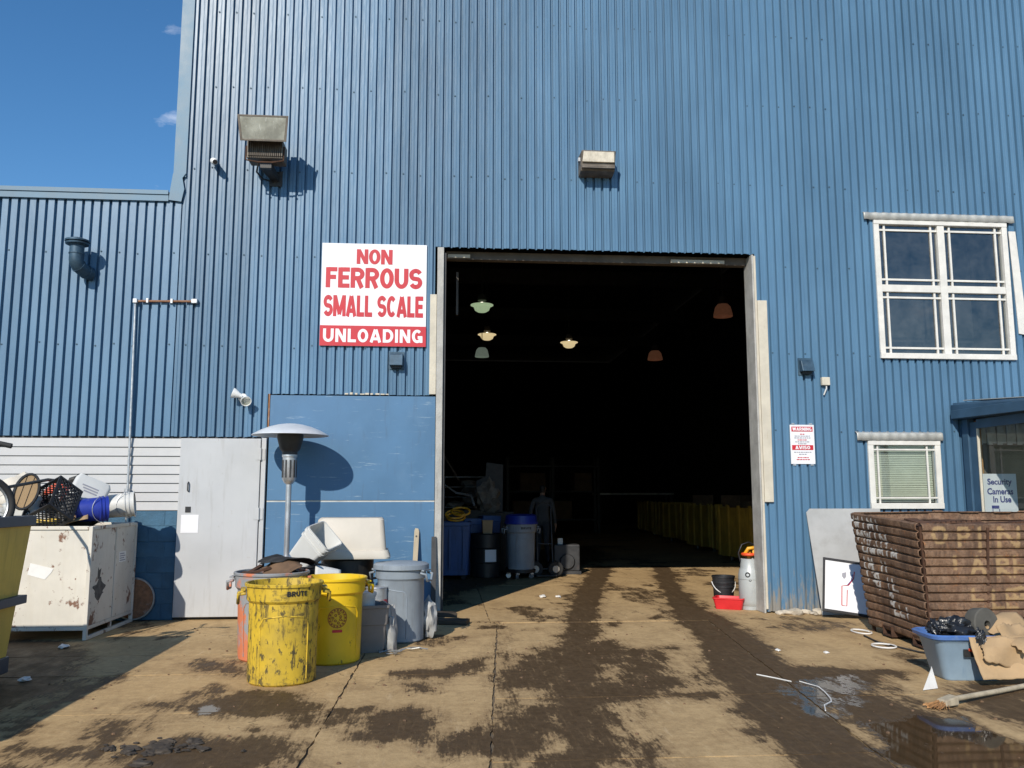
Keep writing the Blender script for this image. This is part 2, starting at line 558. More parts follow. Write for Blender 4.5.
def fbm(x, y, octv=5, seed=0):
    s, a, t = 0, 0.5, 0
    for i in range(octv):
        s = s + a * vnoise(x * 2 ** i + 13.1 * i, y * 2 ** i + 7.7 * i, seed + i)
        t += a; a *= 0.55
    return s / t

# shapes of the oil and water stains and one painted patch of indoor shade, in metres: w = wet, d = dry island, p = standing water
STAINS_SHADE = [
 ('t', 1, [(3.23, 18.34), (3.65, 18.31), (2.35, 12.73), (1.84, 10.38), (1.44, 8.04), (1.09, 5.95), (0.92, 4.82), (0.60, 4.85), (0.87, 6.54), (1.20, 8.57), (1.51, 10.40), (1.97, 12.76)]),
 ('t', 1, [(4.51, 18.24), (4.89, 18.21), (3.83, 13.67), (3.55, 11.72), (3.45, 10.01), (3.19, 8.14), (2.90, 6.37), (2.46, 4.69), (2.02, 4.73), (2.10, 5.50), (2.20, 6.43), (2.30, 7.31), (2.53, 8.46), (2.77, 9.69), (3.06, 11.35), (3.54, 13.70)]),
 ('w', 1, [(2.82, 7.56), (3.23, 7.66), (3.87, 7.47), (4.00, 7.29), (3.36, 6.66), (3.43, 6.15), (3.66, 5.96), (3.31, 5.40), (3.50, 5.07), (3.19, 4.63), (1.97, 4.73), (2.23, 6.43)]),
 ('w', 0.74, [(0.63, 9.73), (1.14, 9.97), (1.68, 9.11), (2.62, 9.04), (2.20, 6.43), (1.86, 6.46), (1.17, 6.36), (0.43, 6.42)]),
 ('w', 0.74, [(0.44, 6.57), (1.19, 6.51), (1.36, 5.93), (1.18, 4.92), (0.66, 4.84), (0.34, 5.13)]),
 ('w', 0.9, [(-0.42, 6.35), (-0.10, 6.47), (0.01, 6.04), (-0.01, 5.57), (-0.33, 5.49), (-0.62, 5.62)]),
 ('w', 1, [(0.02, 5.68), (0.40, 5.81), (0.78, 5.73), (0.65, 5.20), (0.07, 5.25)]),
 ('w', 0.8, [(-0.43, 7.66), (0.00, 7.79), (0.48, 8.37), (0.46, 7.75), (0.00, 7.38), (-0.33, 7.40)]),
 ('w', 0.8, [(-0.32, 7.14), (-0.12, 7.23), (-0.07, 6.94), (-0.27, 6.89)]),
 ('w', 0.95, [(-2.13, 6.63), (-1.78, 6.76), (-1.54, 7.00), (-1.15, 6.93), (-0.84, 6.32), (-1.10, 6.24), (-1.65, 6.28)]),
 ('w', 0.8, [(-2.33, 6.23), (-1.89, 6.30), (-1.94, 5.62), (-1.89, 5.17), (-2.03, 5.18)]),
 ('w', 0.9, [(-1.91, 5.51), (-1.60, 5.65), (-0.95, 5.75), (-0.83, 5.42), (-0.86, 4.97), (-1.79, 5.04)]),
 ('w', 0.9, [(-5.25, 9.68), (-3.88, 9.57), (-3.33, 8.68), (-2.96, 7.18), (-3.24, 6.06)]),
 ('w', 0.5, [(-3.65, 10.99), (-3.16, 10.95), (-3.22, 10.04), (-3.46, 9.54)]),
 ('w', 0.8, [(-2.21, 8.34), (-1.75, 8.30), (-1.69, 7.64), (-2.06, 7.79)]),
 ('w', 0.85, [(4.28, 6.95), (4.69, 6.55), (3.82, 5.36), (3.81, 5.86), (3.79, 6.30)]),
 ('w', 0.5, [(3.80, 9.98), (4.45, 10.50), (5.03, 10.12), (4.55, 9.40), (3.88, 9.46)]),
 ('w', 0.6, [(4.62, 8.87), (4.52, 7.79), (4.22, 7.27), (4.25, 7.81)]),
 ('w', 0.75, [(-0.01, 12.68), (2.47, 17.90), (3.94, 19.97), (4.80, 25.85), (-0.25, 20.31)]),  # shaded floor left of the sunlit part indoors, darkened by colour
 ('t', 0.75, [(0.67, 8.61), (0.86, 8.71), (0.66, 6.56), (0.45, 4.86), (0.33, 4.87), (0.48, 6.57)]),
 ('t', 0.7, [(2.01, 9.09), (2.18, 9.07), (1.58, 6.48), (1.25, 4.79), (1.10, 4.81), (1.43, 6.49)]),
 ('p', 0.66, [(2.54, 6.73), (3.03, 7.21), (3.62, 7.32), (3.52, 6.65), (2.91, 5.91), (2.42, 5.79)]),
 ('d', 1, [(0.73, 9.86), (1.28, 9.96), (1.21, 9.15), (0.74, 8.10), (0.64, 8.62)]),
 ('d', 1, [(2.06, 9.90), (2.82, 9.69), (2.55, 8.46), (2.44, 8.75), (1.87, 8.52)]),
 ('d', 1, [(2.24, 8.49), (2.41, 8.47), (2.07, 6.77), (1.96, 6.78)]),
 ('d', 1, [(1.57, 6.48), (1.86, 6.46), (1.84, 5.31), (1.87, 4.92), (1.37, 4.78), (1.39, 6.06)]),
 ('d', 0.9, [(0.63, 6.89), (0.82, 6.87), (0.73, 6.40), (0.59, 6.41)]),
 ('d', 0.9, [(0.70, 5.62), (0.90, 5.60), (0.84, 5.29), (0.63, 5.26)]),
 ('d', 0.8, [(1.52, 7.80), (1.60, 7.66), (1.47, 7.18), (1.42, 7.34)]),
 ('d', 1, [(2.79, 6.20), (2.83, 6.20), (2.64, 4.80), (2.59, 4.80)]),
 ('p', 1, [(2.86, 5.75), (3.30, 5.98), (3.59, 5.85), (3.54, 5.50), (3.60, 5.16), (3.22, 4.63), (2.54, 4.69), (2.69, 5.24)]),
 ('p', 1, [(-1.80, 6.58), (-1.56, 6.62), (-1.46, 6.32), (-1.68, 6.29)]),
 ('p', 0.6, [(3.05, 6.52), (3.32, 6.66), (3.07, 6.21), (2.74, 5.95)]),
]


def poly_sdf(px, py, poly):
    d = np.full(px.shape, 1e9)
    inside = np.zeros(px.shape, bool)
    k = len(poly)
    for i in range(k):
        ax, ay = poly[i]; bx, by = poly[(i + 1) % k]
        ex, ey = bx - ax, by - ay
        t = np.clip(((px - ax) * ex + (py - ay) * ey) / (ex * ex + ey * ey + 1e-9), 0, 1)
        d = np.minimum(d, np.hypot(px - ax - t * ex, py - ay - t * ey))
        c = ((ay > py) != (by > py)) & (px < ex * (py - ay) / (ey if ey else 1e-9) + ax)
        inside ^= c
    return np.where(inside, d, -d)


def stain_shade_values(x, y):
    trk = np.zeros(x.shape); wet = np.zeros(x.shape); dry = np.zeros(x.shape); pud = np.zeros(x.shape)
    n1 = fbm(x * 3.2, y * 2.0, 5, 3) - 0.5
    n2 = fbm(x * 9.0, y * 4.0, 4, 11) - 0.5
    nz = n1 * 0.42 + n2 * 0.20
    for kind, st, poly in STAINS_SHADE:
        sd = poly_sdf(x, y, poly)
        if kind == 'w':
            wet = np.maximum(wet, st * np.clip(0.5 + (sd + nz * 0.75) / 0.34, 0, 1))
        elif kind == 't':
            trk = np.maximum(trk, st * np.clip(0.5 + (sd + nz * 0.42) / 0.24, 0, 1))
            wet = np.maximum(wet, st * np.clip(0.5 + (sd + nz * 0.75) / 0.40, 0, 1))
        elif kind == 'd':
            dry = np.maximum(dry, st * np.clip(0.5 + (sd + nz * 0.6) / 0.26, 0, 1))
        else:
            pud = np.maximum(pud, st * np.clip(0.5 + (sd + nz * 0.9) / 0.22, 0, 1))
    spots = np.clip((fbm(x * 1.7, y * 1.3, 5, 29) - 0.60) / 0.06, 0, 1) * 0.55
    wet = np.maximum(wet, spots)
    wet = wet * (1 - dry * 0.95)
    wet = np.maximum(wet, pud)
    return wet, pud, trk * (1 - dry * 0.8)


def concrete_mat():
    m, nt, b = new_mat('stained_concrete')
    at = N(nt, 'ShaderNodeAttribute', attribute_name='stain_shade')
    sp = N(nt, 'ShaderNodeSeparateColor')
    nt.links.new(at.outputs['Color'], sp.inputs[0])
    wet, pud = sp.outputs[0], sp.outputs[1]
    f, raw = noise_fac(nt, 0.9, 6, 0.65, ONE, 0.3, 0.7, rnd=False)
    c = mix(nt, f, (0.36, 0.230, 0.105), (0.60, 0.415, 0.205))
    f2, raw2 = noise_fac(nt, 14, 8, 0.72, ONE, 0.25, 0.75, rnd=False)
    c = mix(nt, 0.5, c, mix(nt, f2, (0.24, 0.155, 0.075), (0.64, 0.46, 0.245)))
    # pebbly aggregate, old brown grime, pale scuffs
    f3, raw3 = noise_fac(nt, 70, 3, 0.6, ONE, 0.56, 0.75, rnd=False)
    c = mix(nt, math_(nt, 'MULTIPLY', f3, 0.35), c, (0.12, 0.08, 0.045))
    f5, _ = noise_fac(nt, 2.6, 9, 0.75, (1, 0.5, 1), 0.50, 0.72, rnd=False, off=11)
    c = mix(nt, math_(nt, 'MULTIPLY', f5, 0.55), c, (0.19, 0.120, 0.060))
    f7, _ = noise_fac(nt, 6.0, 8, 0.7, (2.5, 0.35, 1), 0.60, 0.74, rnd=False, off=17)
    c = mix(nt, math_(nt, 'MULTIPLY', f7, 0.45), c, (0.68, 0.52, 0.32))
    # hairline cracks
    vo = N(nt, 'ShaderNodeTexVoronoi', feature='DISTANCE_TO_EDGE')
    vo.inputs['Scale'].default_value = 0.55
    tcv = N(nt, 'ShaderNodeTexCoord'); wv = N(nt, 'ShaderNodeVectorMath', operation='ADD')
    nn = N(nt, 'ShaderNodeTexNoise'); nn.inputs['Scale'].default_value = 2.5; nn.inputs['Detail'].default_value = 6
    nt.links.new(tcv.outputs['Object'], nn.inputs['Vector']); nt.links.new(tcv.outputs['Object'], wv.inputs[0]); nt.links.new(nn.outputs['Color'], wv.inputs[1])
    nt.links.new(wv.outputs['Vector'], vo.inputs['Vector'])
    ck = math_(nt, 'MULTIPLY', math_(nt, 'SUBTRACT', 0.006, vo.outputs['Distance']), 300.0, clamp=True)
    c = mix(nt, math_(nt, 'MULTIPLY', ck, math_(nt, 'MULTIPLY', f, 0.7)), c, (0.08, 0.055, 0.03))
    # damp: a broad soft film, then a dark wet core with a broken edge; fine streaks along the tyre tracks
    f4, raw4 = noise_fac(nt, 4, 9, 0.70, (1.7, 0.75, 1), 0.3, 0.7, rnd=False, off=4)
    _, raw6 = noise_fac(nt, 24, 6, 0.7, (2.4, 0.7, 1), 0.3, 0.7, rnd=False, off=6)
    _, raw8 = noise_fac(nt, 11, 6, 0.7, (3.0, 0.22, 1), 0.3, 0.7, rnd=False, off=9)
    brk = math_(nt, 'ADD', math_(nt, 'MULTIPLY', math_(nt, 'SUBTRACT', raw4, 0.5), 1.7), math_(nt, 'MULTIPLY', math_(nt, 'SUBTRACT', raw6, 0.5), 0.8))
    brk = math_(nt, 'ADD', brk, math_(nt, 'MULTIPLY', math_(nt, 'SUBTRACT', raw8, 0.5), 0.9))
    gate = math_(nt, 'MULTIPLY', math_(nt, 'SUBTRACT', wet, 0.01), 12.0, clamp=True)
    e = math_(nt, 'ADD', wet, brk)
    film = math_(nt, 'MULTIPLY', math_(nt, 'MULTIPLY', math_(nt, 'SUBTRACT', e, 0.02), 2.0, clamp=True), gate)
    c = mix(nt, math_(nt, 'MULTIPLY', film, 0.62), c, mix(nt, f2, (0.13, 0.078, 0.035), (0.25, 0.160, 0.080)))
    wf = math_(nt, 'MULTIPLY', math_(nt, 'MULTIPLY', math_(nt, 'SUBTRACT', e, 0.40), 5.0, clamp=True), gate)
    et = math_(nt, 'ADD', sp.outputs[2], math_(nt, 'MULTIPLY', brk, 0.62))
    tf = math_(nt, 'MULTIPLY', math_(nt, 'SUBTRACT', et, 0.34), 5.0, clamp=True)
    wf = math_(nt, 'MAXIMUM', wf, math_(nt, 'MULTIPLY', tf, math_(nt, 'MULTIPLY', sp.outputs[2], 12.0, clamp=True)))
    wc = mix(nt, f2, (0.040, 0.024, 0.011), (0.115, 0.072, 0.036))
    wc = mix(nt, math_(nt, 'MULTIPLY', f4, 0.5), wc, (0.052, 0.032, 0.016))
    fs_, _ = noise_fac(nt, 9, 6, 0.7, (3.2, 0.3, 1), 0.55, 0.72, rnd=False, off=31)
    wc = mix(nt, math_(nt, 'MULTIPLY', fs_, 0.55), wc, (0.20, 0.130, 0.066))
    c = mix(nt, math_(nt, 'MULTIPLY', wf, 0.93), c, wc)
    pe = math_(nt, 'ADD', pud, math_(nt, 'ADD', math_(nt, 'MULTIPLY', math_(nt, 'SUBTRACT', raw4, 0.5), 1.5), math_(nt, 'MULTIPLY', math_(nt, 'SUBTRACT', raw6, 0.5), 0.7)))
    pf = math_(nt, 'MULTIPLY', math_(nt, 'SUBTRACT', pe, 0.50), 3.5, clamp=True)
    c = mix(nt, math_(nt, 'MULTIPLY', pf, 0.75), c, (0.050, 0.033, 0.016))
    nt.links.new(c, b.inputs['Base Color'])
    r1 = math_(nt, 'SUBTRACT', 0.90, math_(nt, 'MULTIPLY', wf, math_(nt, 'MULTIPLY', f4, 0.38)))
    r2 = math_(nt, 'SUBTRACT', r1, math_(nt, 'MULTIPLY', pf, 0.86), clamp=True)
    nt.links.new(math_(nt, 'MAXIMUM', r2, 0.04), b.inputs['Roughness'])
    nt.links.new(math_(nt, 'ADD', 0.22, math_(nt, 'MULTIPLY', pf, 0.28)), b.inputs['Specular IOR Level'])
    bp = N(nt, 'ShaderNodeBump'); bp.inputs['Distance'].default_value = 0.02
    hgt = math_(nt, 'ADD', math_(nt, 'MULTIPLY', raw2, 0.8), math_(nt, 'MULTIPLY', raw3, 0.25))
    nt.links.new(hgt, bp.inputs['Height'])
    nt.links.new(math_(nt, 'MULTIPLY', math_(nt, 'SUBTRACT', 1.0, pf), 0.42), bp.inputs['Strength'])
    nt.links.new(bp.outputs['Normal'], b.inputs['Normal'])
    return m

M['concrete'] = concrete_mat()
M['yard'] = pm('yard_dirt', (0.16, 0.12, 0.075), 0.9, 0, 0.3, 0.8, [((0.06, 0.048, 0.035), 3, 0.5, 0.7, ONE, 0.7)], 0.4, 20)

g = MB()
g.add([(-400, -400, -0.014), (400, -400, -0.014), (400, 400, -0.014), (-400, 400, -0.014)], [(0, 1, 2, 3)])
ground = g.build('ground', M['yard'])
ground['kind'] = 'structure'


def bx(i, y):        # the slanting long joints between the slabs
    return (-5.2, -0.79 + 0.02 * (y - 5), 0.29 + 0.072 * (y - 5), 2.58 + 0.125 * (y - 5), 6.6)[i]


def slab(col, y0, y1, step, seed, dz=0.0):
    ny = max(2, int((y1 - y0) / step)); g_ = 0.008
    ym = (y0 + y1) / 2
    nx = max(2, int((bx(col + 1, ym) - bx(col, ym)) / step))
    ys = np.linspace(y0 + g_, y1 - g_, ny + 1)
    t = np.linspace(0, 1, nx + 1)
    L = np.array([bx(col, y) for y in ys]) + g_
    Rr = np.array([bx(col + 1, y) for y in ys]) - g_
    X = L[:, None] * (1 - t) + Rr[:, None] * t
    Y = np.repeat(ys[:, None], nx + 1, 1)
    # ragged slab edges
    ed = (fbm(X * 9, Y * 9, 4, seed) - 0.5) * 0.034
    X[:, 0] += ed[:, 0]; X[:, -1] += ed[:, -1]; Y[0] += ed[0]; Y[-1] += ed[-1]
    Z = np.zeros_like(X) + dz - 0.004 * fbm(X * 0.8, Y * 0.8, 2, seed + 5)
    vs_ = np.stack([X, Y, Z], -1).reshape(-1, 3)
    n = (ny + 1) * (nx + 1)
    idx = np.arange(n).reshape(ny + 1, nx + 1)
    fs_ = np.stack([idx[:-1, :-1], idx[:-1, 1:], idx[1:, 1:], idx[1:, :-1]], -1).reshape(-1, 4).tolist()
    vl = vs_.tolist()
    # skirt: the slab's thickness
    ring = list(idx[0]) + list(idx[1:, -1]) + list(idx[-1, -2::-1]) + list(idx[-2:0:-1, 0])
    k0 = len(vl)
    for i in ring:
        vl.append([vl[i][0], vl[i][1], -0.033])
    k = len(ring)
    for i in range(k):
        j = (i + 1) % k
        fs_.append([int(ring[j]), int(ring[i]), k0 + i, k0 + j])
    me = bpy.data.meshes.new('concrete_slab')
    me.from_pydata(vl, [], fs_)
    w, p, tk = stain_shade_values(vs_[:, 0], vs_[:, 1])
    colr = np.zeros((len(vl), 4), np.float32); colr[:, 3] = 1
    colr[:n, 0] = w; colr[:n, 1] = p; colr[:n, 2] = tk
    at = me.color_attributes.new('stain_shade', 'FLOAT_COLOR', 'POINT')
    at.data.foreach_set('color', colr.ravel())
    me.materials.append(M['concrete'])
    o = bpy.data.objects.new('concrete_slab', me)
    COL.objects.link(o)
    o.parent = ground
    return o

fine = 0.04
rows = {0: [2.0, 5.05, 6.38, 7.70, 8.62, 10.96], 1: [2.0, 4.95, 7.55, 10.42], 2: [2.0, 5.1, 6.62, 10.38], 3: [2.0, 6.5, 10.45, 10.96]}
k = 0
for c_, rr_ in rows.items():
    for a_, b_ in zip(rr_[:-1], rr_[1:]):
        slab(c_, a_, b_, fine if b_ > 4.8 else 0.2, 40 + k, dz=0.0)
        k += 1
def bx_in(i, y):
    return (-3.35, 0.6, 3.55, 9.9)[i]
_bx = bx
bx = bx_in
for c_ in range(3):
    for a_, b_ in ((10.44, 14.6), (14.6, 19.2)):
        slab(c_, a_, b_, 0.06, 70 + k); k += 1
    slab(c_, 19.2, 50.0, 0.5, 90 + k); k += 1
bx = _bx

# ------------------------------------------------------------------ the warehouse
WY = 11.0
wh = thing('warehouse', 'tall blue corrugated metal warehouse with a wide open loading doorway', 'building', (0, 0, 0))
PITCH = 0.113
PROF = [(0.0, 0.0), (0.022, 0.0), (0.030, -0.041), (0.062, -0.041), (0.066, -0.037), (0.071, -0.037), (0.075, -0.041), (0.105, -0.041), (0.113, 0.0)]
PROF_LOW = [(0.0, 0.0), (0.022, 0.0), (0.030, -0.041), (0.105, -0.041), (0.113, 0.0)]
WY_WALL = WY; CY_ = 0.004      # the cladding sits 9 mm back so that its ridges stay behind the trim
OPEN = [(-0.10, 4.20, -1, 4.77), (-2.20, -0.10, -1, 2.79), (-9.5, -2.20, -1, 2.24), (5.99, 7.80, 3.42, 5.26), (5.74, 6.61, 1.40, 2.18), (7.10, 8.9, -1, 2.50)]

def holes_at(x, lo, hi):
    iv = [(lo, hi)]
    for (a, b, c, d) in OPEN:
        if a <= x <= b:
            nv = []
            for (p, q) in iv:
                if d <= p or c >= q:
                    nv.append((p, q)); continue
                if c > p: nv.append((p, c))
                if d < q: nv.append((d, q))
            iv = nv
    return iv

def sheets(xs, xe, ztop, zbot, per=8, prof=None):
    prof = prof or PROF
    x = xs; i = 0
    rnd = random.Random(5)
    while x < xe - 0.02:
        mb = MB(); dy = -0.0025 * (i % 2)
        tilt = rnd.uniform(-0.004, 0.004)
        for p in range(per):
            x0 = x + p * PITCH
            if x0 > xe: break
            for (a, ya), (b, yb) in zip(prof[:-1], prof[1:]):
                for lo, hi in holes_at(x0 + (a + b) / 2, zbot, ztop):
                    jl = rnd.uniform(-0.004, 0.004)
                    mb.add([(x0 + a, WY + CY_ + ya + dy + tilt * lo * .3, lo + jl), (x0 + b, WY + CY_ + yb + dy + tilt * lo * .3, lo + jl),
                            (x0 + b, WY + CY_ + yb + dy + tilt * hi * .3, hi), (x0 + a, WY + CY_ + ya + dy + tilt * hi * .3, hi)], [(0, 1, 2, 3)])
        if mb.v:
            mb.build('corrugated_sheet', M['wall'], wh)
        x += per * PITCH; i += 1

sheets(-3.42, 14.0, 9.5, 0.02)
sheets(-9.5, -3.46, 5.30, 2.24, prof=PROF_LOW)

# screw heads in rows (far too small to pick apart)
mb = MB()
rs = random.Random(3)
for zr in (2.35, 3.4, 4.6, 5.75, 6.9, 7.95):
    x = -9.4
    while x < 9:
        x += PITCH * rs.choice((2, 2, 4))
        if x < -3.42 and zr > 5.3: continue
        if any(a - .05 <= x <= b + .05 and c - .05 <= zr <= d + .05 for a, b, c, d in OPEN): continue
        if zr < 2.9 and x < 0 or abs(x + 3.42) < 0.1: continue
        base = -3.42 if x > -3.42 else -9.5
        xx = base + round((x - base) / PITCH) * PITCH + 0.042
        mb.lathe([(0, -0.008), (0.011, -0.006), (0.012, 0)], 6, xf=XF((xx, WY - 0.038, zr + rs.uniform(-.02, .02)), (RAD(-90), 0, 0)))
sc_ = mb.build('screws', M['screw'], wh); sc_['kind'] = 'stuff'

# corner and roof-edge flashings
mb = MB(); mb.box(-3.52, -3.36, WY - 0.060, WY - 0.041, 5.62, 9.5); mb.box(-3.52, -3.50, WY - 0.040, WY + 0.25, 5.62, 9.5)
mb.build('corner_flashing', M['trim_blue'], wh)
mb = MB()
pv = [(-3.56, 5.30), (-3.40, 5.28), (-3.37, 5.45), (-3.40, 5.60), (-3.36, 5.66), (-3.52, 5.66), (-3.54, 5.5)]
mb.prism(pv, WY - 0.075, WY - 0.056)
mb.build('torn_flashing', M['trim_blue'], wh, smooth=30)
mb = MB(); mb.box(-9.5, -3.565, WY - 0.07, WY + 0.2, 5.285, 5.41); mb.box(-9.5, -3.565, WY - 0.085, WY - 0.071, 5.37, 5.425)
mb.build('roof_edge_flashing', M['trim_blue'], wh)
mb = MB(); mb.box(-3.5, 14.1, WY - 0.08, WY + 0.2, 9.5, 9.7)
mb.build('roof_edge_flashing', M['trim_blue'], wh)
# shell
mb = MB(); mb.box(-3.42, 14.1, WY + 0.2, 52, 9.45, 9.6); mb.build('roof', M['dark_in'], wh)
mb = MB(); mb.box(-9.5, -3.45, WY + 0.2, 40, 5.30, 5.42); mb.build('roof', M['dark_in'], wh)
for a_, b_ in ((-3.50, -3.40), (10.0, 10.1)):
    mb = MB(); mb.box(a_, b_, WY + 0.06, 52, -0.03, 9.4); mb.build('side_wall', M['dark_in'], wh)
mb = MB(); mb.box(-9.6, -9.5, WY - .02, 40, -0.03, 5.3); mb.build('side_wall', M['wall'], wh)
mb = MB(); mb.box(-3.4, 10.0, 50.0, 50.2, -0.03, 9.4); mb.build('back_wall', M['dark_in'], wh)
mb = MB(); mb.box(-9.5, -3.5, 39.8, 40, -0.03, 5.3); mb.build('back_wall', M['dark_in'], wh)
# roof beams inside
for yb in (16, 22, 28, 34, 40):
    mb = MB(); mb.box(-3.4, 10.0, yb, yb + 0.2, 8.6, 9.1); mb.build('roof_beam', M['dark_steel'], wh)

# doorway: jambs, boards and header
mb = MB(); mb.box(-0.085, 0.0, WY - 0.075, WY + 0.10, 0.0, 4.755); mb.build('door_jamb', M['grey_jamb'], wh, bevel=0.006)
mb = MB(); mb.box(0.001, 0.03, WY - 0.03, WY + 0.22, 0.0, 4.69); mb.build('door_track', M['dark_steel'], wh)
mb = MB(); mb.box(-0.175, -0.088, WY - 0.065, WY - 0.041, 2.80, 4.12); mb.build('cream_board', M['cream_board'], wh, bevel=0.005)
mb = MB(); mb.box(4.165, 4.190, WY - 0.07, WY + 0.24, 0.0, 4.755); mb.build('door_jamb', M['grey_jamb'], wh, bevel=0.006)
mb = MB(); mb.box(4.193, 4.222, WY - 0.062, WY - 0.041, 0.05, 4.74); mb.build('door_jamb', M['cream_board'], wh, bevel=0.004)
mb = MB()
mb.hexa([(4.225, WY - 0.075, 1.42), (4.345, WY - 0.075, 1.42), (4.345, WY - 0.041, 1.42), (4.225, WY - 0.041, 1.42)],
        [(4.225, WY - 0.075, 4.12), (4.355, WY - 0.075, 4.12), (4.355, WY - 0.041, 4.12), (4.225, WY - 0.041, 4.12)])
mb.build('cream_board', M['cream_board'], wh, bevel=0.005)
mb = MB(); mb.box(0.03, 4.165, WY + 0.15, WY + 0.27, 4.66, 4.765); mb.build('door_header', M['header'], wh)
mb = MB(); mb.box(0.05, 0.35, WY + 0.125, WY + 0.149, 4.675, 4.72); mb.build('header_batten', M['cream_board'], wh)
mb = MB(); mb.box(3.10, 3.85, WY + 0.12, WY + 0.149, 4.67, 4.715); mb.build('header_batten', M['cream_board'], wh)
mb = MB(); mb.box(0.17, 0.20, WY + 0.4, WY + 0.43, 3.95, 4.55); mb.build('hanging_batten', M['header'], wh)

# flat blue panels left of the doorway
for z0, z1 in ((0.01, 1.425), (1.445, 2.775)):
    mb = MB(); mb.box(-2.185, -0.09, WY - 0.030, WY + 0.02, z0, z1); mb.build('wall_panel', M['panel_blue'], wh, bevel=0.003)
mb = MB(); mb.box(-2.185, -0.09, WY - 0.022, WY + 0.015, 1.4255, 1.4445); mb.build('seam_strip', M['cap_metal'], wh)
mb = MB(); mb.box(-2.205, -2.187, WY - 0.04, WY, 2.24, 2.79); mb.build('edge_strip', M['rusty_pipe'], wh)
mb = MB()
rs = random.Random(9)
for i in range(9):
    x0 = -1.25 + i * 0.065
    mb.box(x0, x0 + rs.uniform(.03, .06), WY - 0.045, WY - 0.031, 2.79, 2.79 + rs.uniform(.012, .03))
mb.build('peeling_caulk', M['cream_board'], wh)

# white siding planks above painted blockwork
zt = 2.215
for i in range(8):
    mb = MB()
    z1 = zt - i * 0.112; z0 = z1 - 0.106
    mb.hexa([(-9.5, WY - 0.040, z0), (-3.255, WY - 0.040, z0), (-3.255, WY, z0), (-9.5, WY, z0)],
            [(-9.5, WY - 0.022, z1), (-3.255, WY - 0.022, z1), (-3.255, WY, z1), (-9.5, WY, z1)])
    mb.build('siding_plank', M['white_siding'], wh)
mb = MB(); mb.box(-9.5, -3.25, WY + 0.001, WY + 0.05, 0.0, 2.24); mb.build('backing_wall', M['dark_steel'], wh)
mb = MB(); mb.box(-5.61, -3.262, WY - 0.030, WY - 0.001, 0.0, 1.315); mb.build('mortar', M['block_blue'], wh)
for r_ in range(7):
    z0 = 0.0 + r_ * 0.188
    x = -5.4 - (0.2 if r_ % 2 else 0)
    while x < -3.27:
        x1 = min(x + 0.392, -3.262)
        if x1 - x > 0.05:
            mb = MB(); mb.box(x, x1, WY - 0.035 + rs.uniform(-.002, .002), WY - 0.012, z0 + 0.002, z0 + 0.185); mb.build('block', M['block_blue'], wh, bevel=0.006, segs=1)
        x += 0.40
mb = MB(); mb.box(-9.5, -5.62, WY - 0.03, WY, 0.0, 1.315); mb.build('block_wall', M['block_blue'], wh)

# pale metal door with hinges, latch and notice
mb = MB(); mb.box(-3.25, -2.27, WY - 0.085, WY - 0.015, 0.035, 2.215)
door = mb.build('door', M['white_door'], wh, bevel=0.006)
mb = MB(); mb.box(-2.262, -2.205, WY - 0.07, WY - 0.01, 0.02, 2.225); mb.build('door_frame', M['white_door'], wh, bevel=0.004)
mb = MB(); mb.box(-3.259, -2.20, WY - 0.01, WY + 0.05, 0.0, 2.236); mb.build('door_frame', M['dark_steel'], wh)
for z in (0.35, 1.28, 2.02):
    mb = MB()
    mb.box(-2.33, -2.275, WY - 0.092, WY - 0.0855, z - 0.07, z + 0.07)
    mb.box(-2.258, -2.215, WY - 0.078, WY - 0.0705, z - 0.07, z + 0.07)
    mb.tube([(-2.266, WY - 0.090, z - 0.075), (-2.266, WY - 0.090, z + 0.075)], 0.011, 8)
    mb.build('hinge', M['white_door'], door)
mb = MB(); mb.box(-3.155, -3.09, WY - 0.092, WY - 0.0855, 1.30, 1.37); mb.build('lock_plate', M['black_pl'], door)
mb = MB(); mb.tube([(-3.13, WY - 0.088, 1.56), (-3.13, WY - 0.115, 1.57), (-3.13, WY - 0.115, 1.66), (-3.13, WY - 0.088, 1.67)], 0.009, 6); mb.build('handle', M['dark_steel'], door)
mb = MB(); mb.box(-3.20, -2.99, WY - 0.0885, WY - 0.0855, 1.05, 1.27); mb.build('notice_sheet', M['sign_white'], door)

def cap_profile(parent, x0, x1, z0, z1, y, amp, pitch, m):
    mb = MB(); n = int((x1 - x0) / pitch * 8)
    for i in range(n + 1):
        x = x0 + (x1 - x0) * i / n
        d = amp * math.sin(2 * math.pi * (x - x0) / pitch)
        mb.v += [(x, y - d, z1), (x, y - 0.05 - d, z1 - 0.03), (x, y - 0.06 - d, z0 + d * 0.5)]
    for i in range(n):
        for j in range(2):
            a = i * 3 + j
            mb.f.append((a, a + 1, a + 4, a + 3)); mb.m.append(0)
    return mb.build('head_flashing', m, parent, smooth=50, solidify=0.004)

def framed_window(x0, x1, z0, z1, label):
    o = MB().box(x0, x1, WY - 0.075, WY + 0.02, z1 - 0.075, z1)
    o.box(x0, x1, WY - 0.080, WY + 0.02, z0, z0 + 0.075)
    o.box(x0, x0 + 0.075, WY - 0.070, WY + 0.02, z0 + 0.075, z1 - 0.075)
    o.box(x1 - 0.075, x1, WY - 0.070, WY + 0.02, z0 + 0.075, z1 - 0.075)
    return o

